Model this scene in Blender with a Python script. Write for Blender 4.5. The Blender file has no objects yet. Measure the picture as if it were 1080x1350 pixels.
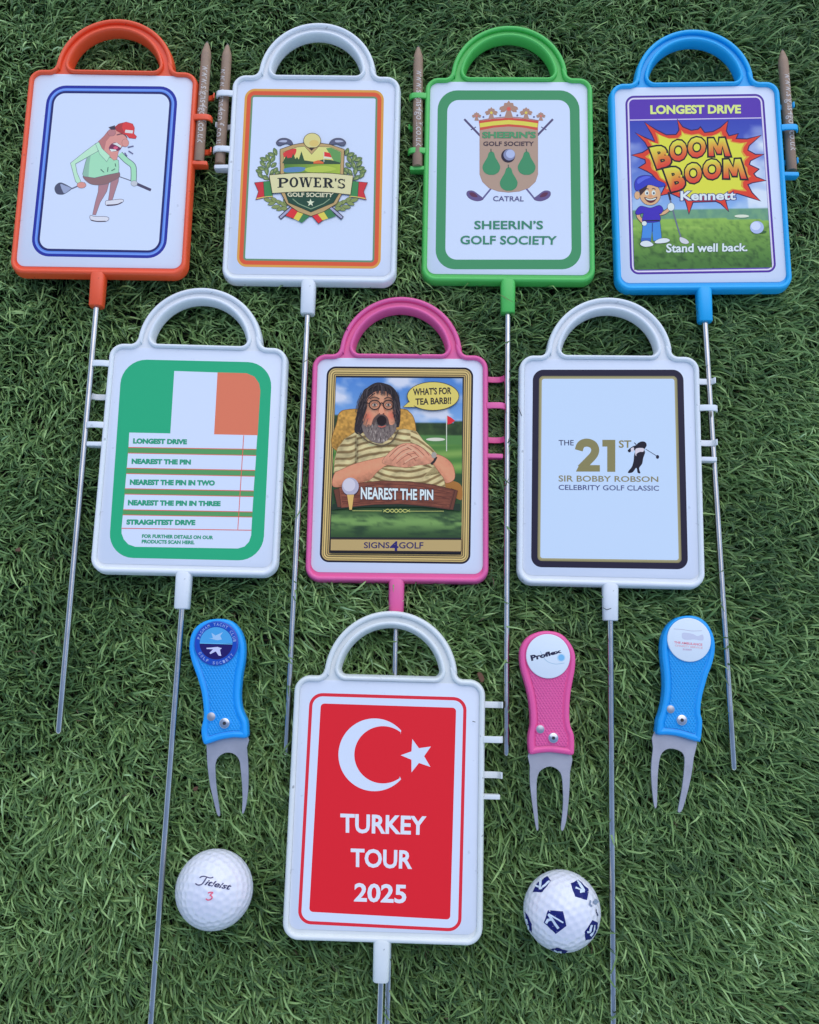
import bpy, bmesh, math, random
import numpy as np
from mathutils import Vector, Matrix
from mathutils.geometry import tessellate_polygon
random.seed(7); RNG = np.random.default_rng(11)
MM = 0.001
sc = bpy.context.scene

# ------------------------------------------------------------------ camera, sky, sun, exposure
FPX, TILT, ROLL, CAMH = 1200.0, 0.1803, 0.0053, 550.0      # focal length in photo pixels, radians, mm above the turf
cd = Vector((0, math.sin(TILT), -math.cos(TILT)))
cu0 = Vector((0, math.cos(TILT), math.sin(TILT))); cr0 = Vector((1, 0, 0))
cr = cr0*math.cos(ROLL) + cu0*math.sin(ROLL); cu = cu0*math.cos(ROLL) - cr0*math.sin(ROLL)
camd = bpy.data.cameras.new('camera'); cam = bpy.data.objects.new('camera', camd); sc.collection.objects.link(cam)
cam.matrix_world = Matrix(((cr.x, cu.x, -cd.x, 0), (cr.y, cu.y, -cd.y, 0), (cr.z, cu.z, -cd.z, CAMH*MM), (0, 0, 0, 1)))
camd.sensor_fit = 'HORIZONTAL'; camd.sensor_width = 36; camd.lens = 36*FPX/1080; camd.clip_start = 0.01; camd.clip_end = 50
sc.camera = cam
w = bpy.data.worlds.new('World'); sc.world = w; w.use_nodes = True
nt = w.node_tree; bg = nt.nodes['Background']; sky = nt.nodes.new('ShaderNodeTexSky'); sky.sky_type = 'NISHITA'
SUN_EL, SUN_AZ = math.radians(52), math.radians(20)
sky.sun_disc = False; sky.sun_elevation = SUN_EL; sky.sun_rotation = SUN_AZ; sky.air_density = 1.0; sky.dust_density = .6; sky.ozone_density = 1.5
nt.links.new(sky.outputs[0], bg.inputs[0]); bg.inputs[1].default_value = 0.15
sd = bpy.data.lights.new('sun', 'SUN'); sd.energy = 0.7; sd.angle = math.radians(70); sd.color = (1, .97, .93)
so = bpy.data.objects.new('sun', sd); sc.collection.objects.link(so)
sdir = Vector((math.sin(SUN_AZ)*math.cos(SUN_EL), math.cos(SUN_AZ)*math.cos(SUN_EL), math.sin(SUN_EL)))
so.rotation_euler = sdir.to_track_quat('Z', 'Y').to_euler()
sc.view_settings.view_transform = 'Standard'; sc.view_settings.look = 'None'; sc.view_settings.exposure = 0.64

# ------------------------------------------------------------------ helpers
def lin(c):
    c = c/255.0
    return c/12.92 if c <= .04045 else ((c+.055)/1.055)**2.4
WREF = [lin(v) for v in (192, 210, 250)]
def alb(c):                               # colour as photographed in blue shade -> base colour under white light
    a = [lin(v)/w_*.8 for v, w_ in zip(c, WREF)]; k = min(1, .9/max(a))**.55
    return tuple(min(.88, max(.006, v*k)) for v in a)
def mat(name, col, rough=.5, metal=0, spec=.5, bump=0, bscale=900, var=0, coat=0, vscale=40, speck=0):
    m = bpy.data.materials.new(name); m.use_nodes = True; n = m.node_tree.nodes; l = m.node_tree.links
    b = n['Principled BSDF']; b.inputs['Base Color'].default_value = (*col, 1); b.inputs['Roughness'].default_value = rough
    b.inputs['Metallic'].default_value = metal; b.inputs['Specular IOR Level'].default_value = spec
    if coat: b.inputs['Coat Weight'].default_value = coat; b.inputs['Coat Roughness'].default_value = .15
    tc = n.new('ShaderNodeTexCoord')
    if bump:
        t = n.new('ShaderNodeTexNoise'); t.inputs['Scale'].default_value = bscale; t.inputs['Detail'].default_value = 4
        bp = n.new('ShaderNodeBump'); bp.inputs['Strength'].default_value = bump; bp.inputs['Distance'].default_value = .0003
        l.new(tc.outputs['Object'], t.inputs['Vector']); l.new(t.outputs[0], bp.inputs['Height']); l.new(bp.outputs[0], b.inputs['Normal'])
    if var:
        t = n.new('ShaderNodeTexNoise'); t.inputs['Scale'].default_value = vscale; t.inputs['Detail'].default_value = 6; t.inputs['Roughness'].default_value = .65
        r = n.new('ShaderNodeMapRange'); r.inputs[1].default_value = .3; r.inputs[2].default_value = .7; r.inputs[3].default_value = 1-var; r.inputs[4].default_value = 1
        h = n.new('ShaderNodeHueSaturation'); h.inputs['Color'].default_value = (*col, 1)
        l.new(tc.outputs['Object'], t.inputs['Vector']); l.new(t.outputs[0], r.inputs[0]); l.new(r.outputs[0], h.inputs['Value']); l.new(h.outputs[0], b.inputs['Base Color'])
        if speck:
            t3 = n.new('ShaderNodeTexNoise'); t3.inputs['Scale'].default_value = 260; t3.inputs['Detail'].default_value = 2
            t4 = n.new('ShaderNodeTexNoise'); t4.inputs['Scale'].default_value = 22; r3 = n.new('ShaderNodeMapRange'); r3.inputs[1].default_value = .70; r3.inputs[2].default_value = .76; r3.inputs[3].default_value = 1; r3.inputs[4].default_value = 1-speck
            ad = n.new('ShaderNodeMath'); ad.operation = 'MULTIPLY_ADD'; ad.inputs[1].default_value = .35; sb = n.new('ShaderNodeMath'); sb.operation = 'SUBTRACT'; sb.inputs[1].default_value = .175; ml = n.new('ShaderNodeMath'); ml.operation = 'MULTIPLY'
            l.new(tc.outputs['Object'], t3.inputs['Vector']); l.new(tc.outputs['Object'], t4.inputs['Vector']); l.new(t4.outputs[0], ad.inputs[0]); l.new(t3.outputs[0], ad.inputs[2]); l.new(ad.outputs[0], sb.inputs[0]); l.new(sb.outputs[0], r3.inputs[0])
            l.new(r.outputs[0], ml.inputs[0]); l.new(r3.outputs[0], ml.inputs[1]); l.new(ml.outputs[0], h.inputs['Value'])
        r2 = n.new('ShaderNodeMapRange'); r2.inputs[3].default_value = rough*.8; r2.inputs[4].default_value = min(1, rough*1.25)
        l.new(t.outputs[0], r2.inputs[0]); l.new(r2.outputs[0], b.inputs['Roughness'])
    return m
def tag(o, label=None, cat=None, group=None, kind=None):
    for k, v in (('label', label), ('category', cat), ('group', group), ('kind', kind)):
        if v: o[k] = v
    return o
def link(name, me, parent=None):
    o = bpy.data.objects.new(name, me); sc.collection.objects.link(o)
    if parent: o.parent = parent
    return o
def mesh(name, vs, fs, m, smooth=True, sharp=38):
    me = bpy.data.meshes.new(name); me.from_pydata([tuple(c*MM for c in v) for v in vs], [], fs)
    if m: me.materials.append(m)
    me.validate()
    bm = bmesh.new(); bm.from_mesh(me); bmesh.ops.recalc_face_normals(bm, faces=bm.faces); bm.to_mesh(me); bm.free()
    if smooth:
        me.shade_smooth()
        me.set_sharp_from_angle(angle=math.radians(sharp))
    return me
def empty(name, M, label, cat, group=None):
    o = bpy.data.objects.new(name, None); sc.collection.objects.link(o); o.matrix_world = M; o.empty_display_size = .01
    return tag(o, label, cat, group)
def px_ray(u, v):
    return Vector((0, 0, CAMH)), cd + cr*((u-540)/FPX) - cu*((v-675)/FPX)
def px_plane(u, v, z):
    O, D = px_ray(u, v); t = (z-O.z)/D.z; return O + D*t
def pose(x, y, a, z, px, py):             # mm
    return Matrix.Translation((x*MM, y*MM, z*MM)) @ Matrix.Rotation(a, 4, 'Z') @ Matrix.Rotation(py, 4, 'Y') @ Matrix.Rotation(px, 4, 'X')
def arc(cx, cy, rx, ry, a0, a1, n):
    return [(cx+rx*math.cos(math.radians(a0+(a1-a0)*i/n)), cy+ry*math.sin(math.radians(a0+(a1-a0)*i/n))) for i in range(n+1)]
def dedupe(p):
    q = []
    for v in p:
        if not q or math.hypot(v[0]-q[-1][0], v[1]-q[-1][1]) > 1e-4: q.append(v)
    if math.hypot(q[0][0]-q[-1][0], q[0][1]-q[-1][1]) < 1e-4: q.pop()
    return q
def area(p): return sum(p[i][0]*p[(i+1) % len(p)][1]-p[(i+1) % len(p)][0]*p[i][1] for i in range(len(p)))/2
def offs(p, d):                           # inward offset of a CCW polygon
    n = len(p); out = []
    for i in range(n):
        a, b, c = p[i-1], p[i], p[(i+1) % n]
        e1 = Vector((b[0]-a[0], b[1]-a[1])).normalized(); e2 = Vector((c[0]-b[0], c[1]-b[1])).normalized()
        t = e1+e2
        if t.length < 1e-6: t = e1
        t.normalize(); k = d/max(.5, math.sqrt(max(.01, (1+e1.dot(e2))/2)))
        out.append((b[0]-t.y*k, b[1]+t.x*k))
    return out
def tess(loops):
    """triangulate polygon with holes; returns faces indexing the concatenated loops"""
    return [tuple(f) for f in tessellate_polygon([[Vector((x, y, 0)) for x, y in L] for L in loops])]
def smooth_closed(p, k=6):
    n = len(p); out = []
    for i in range(n):
        p0, p1, p2, p3 = p[i-1], p[i], p[(i+1) % n], p[(i+2) % n]
        for j in range(k):
            t = j/k
            out.append(tuple(.5*((2*p1[c])+(-p0[c]+p2[c])*t+(2*p0[c]-5*p1[c]+4*p2[c]-p3[c])*t*t+(-p0[c]+3*p1[c]-3*p2[c]+p3[c])*t**3) for c in (0, 1)))
    return out
def smooth_open(p, k=6):
    q = [p[0]]+list(p)+[p[-1]]; out = []
    for i in range(1, len(q)-2):
        p0, p1, p2, p3 = q[i-1:i+3]
        for j in range(k):
            t = j/k
            out.append(tuple(.5*((2*p1[c])+(-p0[c]+p2[c])*t+(2*p0[c]-5*p1[c]+4*p2[c]-p3[c])*t*t+(-p0[c]+3*p1[c]-3*p2[c]+p3[c])*t**3) for c in (0, 1)))
    out.append(tuple(p[-1])); return out
def _lat(n, seed): return np.random.default_rng(seed).random((n, n))
LAT = _lat(64, 5)
def vnoise(x, y):
    xi, yi = math.floor(x), math.floor(y); fx, fy = x-xi, y-yi; fx = fx*fx*(3-2*fx); fy = fy*fy*(3-2*fy)
    g = lambda a, b: LAT[a % 64, b % 64]
    return (g(xi, yi)*(1-fx)+g(xi+1, yi)*fx)*(1-fy)+(g(xi, yi+1)*(1-fx)+g(xi+1, yi+1)*fx)*fy
def fbm(x, y, o=4):
    s = 0; a = .5
    for _ in range(o): s += a*vnoise(x, y); x = x*2.03+7.1; y = y*2.03+3.7; a *= .5
    return s/(1-.5**o)
def mix(a, b, t):
    t = min(1, max(0, t)); return tuple(x+(y-x)*t for x, y in zip(a, b))

# print material: ink colours stored per corner, thin laminate gloss
pm = mat('printed_ink', (.8, .8, .8), .42, 0, .16)
_n = pm.node_tree.nodes; _a = _n.new('ShaderNodeVertexColor'); _a.layer_name = 'Ink'
pm.node_tree.links.new(_a.outputs['Color'], _n['Principled BSDF'].inputs['Base Color'])
PM = {'': pm}

# ------------------------------------------------------------------ glyphs (built-in font only)
_gc = {}
def glyph(s, off, shear=0, space=1.0):
    k = (s, off, shear, space)
    if k not in _gc:
        cu_ = bpy.data.curves.new('t', 'FONT'); cu_.body = s; cu_.offset = off; cu_.size = 1; cu_.resolution_u = 3; cu_.fill_mode = 'BOTH'; cu_.shear = shear; cu_.space_character = space
        o = bpy.data.objects.new('t', cu_); sc.collection.objects.link(o)
        dg = bpy.context.evaluated_depsgraph_get(); dg.update(); me = bpy.data.meshes.new_from_object(o.evaluated_get(dg))
        vs = [(v.co.x, v.co.y) for v in me.vertices]; fs = [tuple(p.vertices) for p in me.polygons]
        bpy.data.objects.remove(o); bpy.data.curves.remove(cu_); bpy.data.meshes.remove(me)
        _gc[k] = (vs, fs)
    return _gc[k]

def in_poly(x, y, P):
    r = np.zeros(x.shape, bool); n = len(P)
    for i in range(n):
        x0, y0 = P[i-1]; x1, y1 = P[i]
        if y0 == y1: continue
        c = ((y0 > y) != (y1 > y)) & (x < (x1-x0)*(y-y0)/(y1-y0)+x0); r ^= c
    return r

class Print:
    """flat ink on a plane: points are given as photo pixels and laid on the real sheet through 'surf'"""
    def __init__(s, surf, parent, step=.004): s.surf = surf; s.parent = parent; s.step = step; s.k = 0; s.reset()
    def reset(s): s.v = []; s.f = []; s.c = []
    def _add(s, pts, faces, cols, lift=True):
        if lift: s.k += 1
        z = s.k*s.step; b = len(s.v)
        s.v += [s.surf(x, y, z) for x, y in pts]
        if isinstance(cols, tuple): cols = [alb(cols)]*len(pts)
        s.c += cols; s.f += [tuple(b+i for i in f) for f in faces]
    def poly(s, pts, col, smooth=False, out=None, ow=0, cfn=None):
        if smooth: pts = smooth_closed(pts, 5)
        pts = dedupe(pts)
        if out: s.stroke(list(pts)+[pts[0]], ow, out, False)
        cols = [alb(cfn(x, y)) for x, y in pts] if cfn else col
        s._add(pts, tess([pts]), cols)
    def stroke(s, pts, wd, col, smooth=True):
        if smooth and len(pts) > 2: pts = smooth_open(pts, 5)
        p = [pts[0]]
        for q in pts[1:]:
            if math.hypot(q[0]-p[-1][0], q[1]-p[-1][1]) > 1e-3: p.append(q)
        L = []; R = []; n = len(p)
        if n < 2: return
        closed = n > 3 and math.hypot(p[0][0]-p[-1][0], p[0][1]-p[-1][1]) < 1e-3
        for i in range(n):
            a = p[i-1] if i else (p[-2] if closed else p[0]); c = p[i+1] if i < n-1 else (p[1] if closed else p[-1]); b = p[i]
            e1 = Vector((b[0]-a[0], b[1]-a[1])); e2 = Vector((c[0]-b[0], c[1]-b[1]))
            if e1.length < 1e-9: e1 = e2.copy()
            if e2.length < 1e-9: e2 = e1.copy()
            e1.normalize(); e2.normalize(); t = e1+e2
            if t.length < 1e-3: t = e1.copy()
            t.normalize(); ww = wd if not callable(wd) else wd(i/(n-1)); k = ww/2/max(.6, math.sqrt(max(.01, (1+e1.dot(e2))/2)))
            L.append((b[0]-t.y*k, b[1]+t.x*k)); R.append((b[0]+t.y*k, b[1]-t.x*k))
        s._add(L+R, [(i, i+1, n+i+1, n+i) for i in range(n-1)], col)
    def ell(s, cx, cy, rx, ry, col, n=24, out=None, ow=0):
        s.poly([(cx+rx*math.cos(2*math.pi*i/n), cy+ry*math.sin(2*math.pi*i/n)) for i in range(n)], col, out=out, ow=ow)
    def rr(s, c4, r, col, inset=0, cfn=None):
        s.poly(rrpts(c4, r, inset), col, cfn=cfn)
    def text(s, st, quad, col, bold=.018, outline=None, shear=0, space=1.0, g=None):
        vs0, _ = glyph(st, bold, shear, space)
        xs = [v[0] for v in vs0]; ys = [v[1] for v in vs0]; x0, x1, y0, y1 = min(xs), max(xs), min(ys), max(ys)
        def mp(v):
            a = (v[0]-x0)/(x1-x0); b = (v[1]-y0)/(y1-y0); TL, TR, BR, BL = quad
            return tuple((BL[i]*(1-a)+BR[i]*a)*(1-b)+(TL[i]*(1-a)+TR[i]*a)*b for i in (0, 1))
        if outline:
            vs, fs = glyph(st, bold+outline[1], shear, space); s._add([mp(v) for v in vs], fs, outline[0])
        vs, fs = glyph(st, bold, shear, space)
        cols = [alb(g((v[1]-y0)/(y1-y0))) for v in vs] if g else col
        s._add([mp(v) for v in vs], fs, cols)
    def pic(s, c4, nx, ny, fn, r=0):
        TL, TR, BR, BL = c4; pts = []; cols = []
        for j in range(ny+1):
            for i in range(nx+1):
                a, b = i/nx, j/ny
                pts.append(tuple((TL[k]*(1-a)+TR[k]*a)*(1-b)+(BL[k]*(1-a)+BR[k]*a)*b for k in (0, 1))); cols.append(alb(fn(a, b)))
        fs = []
        for j in range(ny):
            for i in range(nx):
                fs.append((j*(nx+1)+i, j*(nx+1)+i+1, (j+1)*(nx+1)+i+1, (j+1)*(nx+1)+i))
        s._add(pts, fs, cols)
    def shade(s, pts, fn, cell=1.0, smooth=True):
        """fine printed tone: small patches of ink over a shape, colour from fn(x, y) in photo pixels"""
        if smooth: pts = smooth_closed(pts, 4)
        x0 = min(p[0] for p in pts); x1 = max(p[0] for p in pts); y0 = min(p[1] for p in pts); y1 = max(p[1] for p in pts)
        nx = int((x1-x0)/cell)+1; ny = int((y1-y0)/cell)+1; X, Y = np.meshgrid(x0+(np.arange(nx)+.5)*cell, y0+(np.arange(ny)+.5)*cell)
        ins = in_poly(X, Y, pts)
        for d in ((.6, 0), (-.6, 0), (0, .6), (0, -.6)): ins &= in_poly(X+d[0]*cell, Y+d[1]*cell, pts)
        idx = {}; V = []; C = []; F = []
        def vid(i, j):
            if (i, j) not in idx:
                idx[i, j] = len(V); x, y = x0+i*cell, y0+j*cell; V.append((x, y)); C.append(alb(fn(x, y)))
            return idx[i, j]
        for j, i in zip(*np.where(ins)): F.append((vid(i, j), vid(i+1, j), vid(i+1, j+1), vid(i, j+1)))
        if F: s._add(V, F, C)
    def done(s, name, label=None):
        me = bpy.data.meshes.new(name); me.from_pydata([tuple(c*MM for c in v) for v in s.v], [], s.f)
        ca = me.color_attributes.new('Ink', 'FLOAT_COLOR', 'POINT')
        ca.data.foreach_set('color', np.array([(*c, 1) for c in s.c], dtype=np.float32).ravel())
        me.materials.append(pm); o = link(name, me, s.parent); s.reset()
        if label: o['label'] = label
        return o
def rrpts(c4, r, inset=0):
    P = [Vector(c) for c in c4]; out = []; Q = []
    for i in range(4):
        a = (P[i-1]-P[i]).normalized(); b = (P[(i+1) % 4]-P[i]).normalized(); Q.append(P[i]+(a+b)*inset)
    r = max(.3, r-inset)
    for i in range(4):
        a = (Q[i-1]-Q[i]).normalized(); b = (Q[(i+1) % 4]-Q[i]).normalized(); n = 8
        for j in range(n+1):
            t = math.pi/2*j/n; v = Q[i]+a*(r*(1-math.sin(t)))+b*(r*(1-math.cos(t))); out.append((v.x, v.y))
    return out
def Z(ox, oy, s):
    def q(*a): return [(ox+a[i]*s, oy+a[i+1]*s) for i in range(0, len(a), 2)]
    q.s = s
    q.e = lambda cx, cy, rx, ry: (ox+cx*s, oy+cy*s, rx*s, ry*s)
    return q

# ------------------------------------------------------------------ turf
backing = mat('turf_backing', (.014, .022, .013), .9, bump=.6, bscale=400, var=.4)
me = mesh('turf_backing', [(-1500, -1500, -15), (1500, -1500, -15), (1500, 1500, -15), (-1500, 1500, -15)], [(0, 1, 2, 3)], backing, False)
tag(link('ground', me), kind='structure')
def grass_mat():
    m = bpy.data.materials.new('grass_blade'); m.use_nodes = True; n = m.node_tree.nodes; l = m.node_tree.links; b = n['Principled BSDF']
    at = n.new('ShaderNodeAttribute'); at.attribute_name = 'tone'
    cr_ = n.new('ShaderNodeValToRGB'); e = cr_.color_ramp.elements
    e[0].position = 0; e[0].color = (.052, .108, .032, 1); e[1].position = .55; e[1].color = (.205, .335, .096, 1)
    x = e.new(.86); x.color = (.44, .62, .22, 1); x = e.new(.93); x.color = (.50, .70, .33, 1); x = e.new(.95); x.color = (.20, .15, .08, 1); x = e.new(1.0); x.color = (.12, .075, .04, 1)
    l.new(at.outputs['Fac'], cr_.inputs[0]); l.new(cr_.outputs[0], b.inputs['Base Color'])
    b.inputs['Roughness'].default_value = .5; b.inputs['Specular IOR Level'].default_value = .35
    tr = n.new('ShaderNodeBsdfTranslucent'); l.new(cr_.outputs[0], tr.inputs[0]); mx = n.new('ShaderNodeMixShader'); mx.inputs[0].default_value = .18
    l.new(b.outputs[0], mx.inputs[1]); l.new(tr.outputs[0], mx.inputs[2]); l.new(mx.outputs[0], n['Material Output'].inputs[0])
    return m
GM = grass_mat()
FOOT = []                                  # filled by objects: (polygon_xy_mm, clamp z)
def npfbm(x, y, sc_, seed):
    rng = np.random.default_rng(seed); g = rng.random((80, 80)); s = np.zeros_like(x); a = 1; tot = 0
    for o in range(3):
        X = x/sc_*2**o+20; Y = y/sc_*2**o+20; xi = np.floor(X).astype(int); yi = np.floor(Y).astype(int); fx = X-xi; fy = Y-yi
        fx = fx*fx*(3-2*fx); fy = fy*fy*(3-2*fy); G = lambda p, q: g[p % 80, q % 80]
        s += a*((G(xi, yi)*(1-fx)+G(xi+1, yi)*fx)*(1-fy)+(G(xi, yi+1)*(1-fx)+G(xi+1, yi+1)*fx)*fy); tot += a; a *= .5
    return s/tot
def grass(x0, x1, y0, y1, N, seed, clamp):
    rng = np.random.default_rng(seed)
    x = rng.uniform(x0, x1, N); y = rng.uniform(y0, y1, N)
    # tufts: pull roots toward stitch rows
    tx = np.round(x/4.5)*4.5; ty = np.round(y/3.6)*3.6; x += (tx-x)*.45; y += (ty-y)*.45
    flow = npfbm(x, y, 60, seed+1)*2-1; flow -= flow.mean(); flow2 = npfbm(x, y, 14, seed+2)*2-1
    flow2 -= flow2.mean(); az = math.radians(-40)+flow*1.3+flow2*1.2+rng.normal(0, .72, N)
    kind = rng.random(N)
    L = rng.uniform(9, 20, N); lean = np.clip(rng.normal(.85, .2, N), .15, 1.1)
    top = rng.normal(-1.2, 1.8, N)+(npfbm(x, y, 30, seed+3)-.5)*5; top = np.minimum(top, 3.6)
    under = rng.random(N) < .35; top = np.where(under, top-rng.uniform(2, 8, N), top)
    tall = rng.random(N) < .025; top = np.where(tall, rng.uniform(3.5, 9, N), top); L = np.where(tall, L+4, L)
    thatch = kind > .93; L = np.where(thatch, L*.5, L); top = np.where(thatch, top-6, top)
    S = 5; s = np.linspace(0, 1, S)[None, :]
    hor = (L*lean)[:, None]*(s**1.15); bend = rng.normal(0, .14, N)[:, None]*s**2
    zb = -15.0; z = zb+(top-zb)[:, None]*(1-(1-s)**2.6); z = z-(rng.uniform(0, 2.4, N)*lean)[:, None]*s**3
    a = az[:, None]+bend; cx = x[:, None]+hor*np.cos(a); cy = y[:, None]+hor*np.sin(a)
    dirx, diry = np.cos(a+bend), np.sin(a+bend)
    wd = (rng.uniform(.42, .70, N)*np.where(thatch, .6, 1))[:, None]*np.array([1, 1, .95, .78, .12])[None, :]
    tw = rng.normal(0, .6, N)[:, None]
    ox = -diry*wd*np.cos(tw); oy = dirx*wd*np.cos(tw); oz = wd*np.sin(tw)
    keep = np.ones(N, bool)
    if clamp:
        for P, zc in FOOT:
            bx0 = min(p[0] for p in P)-1; bx1 = max(p[0] for p in P)+1; by0 = min(p[1] for p in P)-1; by1 = max(p[1] for p in P)+1
            m = (cx > bx0) & (cx < bx1) & (cy > by0) & (cy < by1)
            ii = np.where(m); ins = in_poly(cx[ii], cy[ii], P); zz = z[ii]; zz[ins] = np.minimum(zz[ins], zc-.9); z[ii] = zz
    V = np.empty((N, S, 2, 3)); V[:, :, 0, 0] = cx-ox; V[:, :, 0, 1] = cy-oy; V[:, :, 0, 2] = z-oz
    V[:, :, 1, 0] = cx+ox; V[:, :, 1, 1] = cy+oy; V[:, :, 1, 2] = z+oz
    V = V.reshape(-1, 3)*MM
    base = (np.arange(N)*S*2)[:, None, None]; q = np.array([[2*i, 2*i+1, 2*i+3, 2*i+2] for i in range(S-1)])[None]
    F = (base+q).reshape(-1)
    me = bpy.data.meshes.new('artificial_grass'); me.vertices.add(len(V)); me.vertices.foreach_set('co', V.astype(np.float32).ravel())
    nf = N*(S-1); me.loops.add(nf*4); me.loops.foreach_set('vertex_index', F.astype(np.int32))
    me.polygons.add(nf); me.polygons.foreach_set('loop_start', np.arange(0, nf*4, 4, dtype=np.int32)); me.polygons.foreach_set('loop_total', np.full(nf, 4, dtype=np.int32))
    me.update(); me.shade_smooth()
    tone = np.where(thatch, rng.uniform(.95, 1, N), np.clip(rng.beta(2.0, 2.2, N)*.93+(npfbm(x, y, 70, seed+9)-.5)*.5-.02, 0, .93))
    at = me.attributes.new('tone', 'FLOAT', 'POINT'); at.data.foreach_set('value', np.repeat(tone, S*2).astype(np.float32))
    me.materials.append(GM); return me

# ------------------------------------------------------------------ golf signs
HW, HH = 55.4, 72.05
def sign_outline():
    R, rf, c = 38.8, 4.0, 9.0; xf = math.sqrt((R+rf)**2-rf**2); a = math.degrees(math.atan2(rf, xf))
    p = [(0, -HH), (20, -HH)] + arc(HW-c, -HH+c, c, c, -90, 0, 12) + [(HW, -30), (HW, 0), (HW, 30)] + arc(HW-c, HH-c, c, c, 0, 86, 12)
    p += arc(xf, HH+rf, rf, rf, 270, 180+a, 8)
    p += arc(.3, HH, R, R, a, 180-a, 56)
    p += arc(-xf, HH+rf, rf, rf, -a, -90, 8)
    p += arc(-HW+c, HH-c, c, c, 94, 180, 12) + [(-HW, 30), (-HW, 0), (-HW, -30)] + arc(-HW+c, -HH+c, c, c, 180, 270, 12) + [(-20, -HH)]
    return dedupe(p)
def hole_outline():
    R, r = 30.2, 4.2; y0 = HH+.45; yc = y0+r; d = R-r; x = math.sqrt(d*d-(yc-HH)**2); a = math.degrees(math.atan2(yc-HH, x))
    return dedupe([(0, y0)] + arc(x, yc, r, r, -90, a, 10) + arc(0, HH, R, R, a, 180-a, 48) + arc(-x, yc, r, r, 180-a, 270, 10))
def frame_mesh(m):
    O = sign_outline(); H = hole_outline()
    PO = [(.1, -8), (-.35, -7.5), (-.4, -6.4), (.05, -2.2), (.35, -1.1), (.8, -.3), (1.4, -.02), (2.0, 0), (2.6, -.2), (3.0, -.7), (3.2, -1.4), (3.25, -2.4)]
    PH = [(-.7, -8.2), (-1.15, -7.8), (-1.15, -6.6), (-.1, -2), (.25, -1.0), (.6, -.3), (1.05, 0), (1.6, -.02), (2.1, -.3), (2.4, -.85), (2.5, -1.5), (2.55, -2.4)]
    vs = []; fs = []
    def sweep(C, prof, sign):
        n = len(C); b0 = len(vs)
        for d, z in prof: vs.extend((x, y, z) for x, y in offs(C, sign*d))
        for k in range(len(prof)-1):
            for i in range(n):
                a = b0+k*n+i; b = b0+k*n+(i+1) % n; fs.append((a, b, b+n, a+n))
        return b0, b0+(len(prof)-1)*n, n
    a0, a1, n = sweep(O, PO, 1); h0, h1, m_ = sweep(H, PH, -1)
    for s0, s1 in ((a1, h1), (a0, h0)):
        idx = list(range(s0, s0+n))+list(range(s1, s1+m_))
        for f in tess([[vs[i][:2] for i in range(s0, s0+n)], [vs[i][:2] for i in range(s1, s1+m_)]]): fs.append(tuple(idx[i] for i in f))
    return mesh('frame', vs, fs, m, sharp=50)
def loft_y(name, secs, m, n=20, p=2.0, sharp=40):
    """secs: (y, rx, rz, cx, cz, power)"""
    vs = []; fs = []
    for y, rx, rz, cx, cz, pw in secs:
        for i in range(n):
            t = 2*math.pi*(i+.5)/n; c, s = math.cos(t), math.sin(t)
            vs.append((cx+rx*math.copysign(abs(c)**(2/pw), c), y, cz+rz*math.copysign(abs(s)**(2/pw), s)))
    for k in range(len(secs)-1):
        for i in range(n): fs.append((k*n+i, k*n+(i+1) % n, (k+1)*n+(i+1) % n, (k+1)*n+i))
    fs.append(tuple(range(n))); fs.append(tuple(range((len(secs)-1)*n, len(secs)*n)))
    return mesh(name, vs, fs, m, sharp=sharp)
def prism(name, prof, y, h, m, bev=.25):
    n = len(prof); vs = [(x, y-h/2, z) for x, z in prof]+[(x, y+h/2, z) for x, z in prof]
    me = mesh(name, vs, [tuple(range(n)), tuple(range(2*n-1, n-1, -1))]+[(i, (i+1) % n, n+(i+1) % n, n+i) for i in range(n)], m, False)
    bm = bmesh.new(); bm.from_mesh(me)
    bmesh.ops.bevel(bm, geom=[e for e in bm.edges if e.calc_face_angle(0) > .5], offset=bev*MM, segments=2, profile=.6, affect='EDGES', clamp_overlap=True)
    bm.to_mesh(me); bm.free(); me.shade_smooth(); me.set_sharp_from_angle(angle=math.radians(45)); return me

sheet_m = mat('laminated_white_sheet', alb((190, 209, 253)), .4, 0, .35, bump=.02, bscale=60, var=.035, vscale=25, speck=.15)
steel = mat('steel_rod', (.64, .60, .56), .2, 1, bump=.1, bscale=300, var=.22, vscale=60)
steel_f = mat('brushed_steel', (.50, .48, .50), .42, .85, bump=.08, bscale=500, var=.15, vscale=90)
plast = {
 'orange': mat('orange_plastic', (.95, .10, .024), .42, bump=.04, var=.06, speck=.3),
 'white': mat('white_plastic', (.84, .83, .80), .42, bump=.04, var=.05, speck=.35),
 'greywhite': mat('aged_white_plastic', (.80, .80, .745), .45, bump=.04, var=.08, speck=.5),
 'green': mat('green_plastic', alb((72, 178, 94)), .42, bump=.05, var=.06),
 'blue': mat('blue_plastic', alb((2, 158, 250)), .42, bump=.05, var=.06),
 'pink': mat('pink_plastic', (.90, .125, .33), .42, bump=.05, var=.07),
}
OVER = [(54.5, -2.2), (54.5, .2), (58, .7), (62, .75), (64.2, .2), (65.6, -1.2), (66.2, -3.8), (65.4, -4.1), (64.7, -2.3), (63.4, -1.1), (61.5, -.75), (58, -.8)]
UNDER = [(x, -8.9-z) for x, z in OVER][::-1]
SHELF = [(54.5, -8.0), (64.3, -7.6), (64.6, -2.2), (63.8, -1.6), (54.5, -1.2)]
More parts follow.
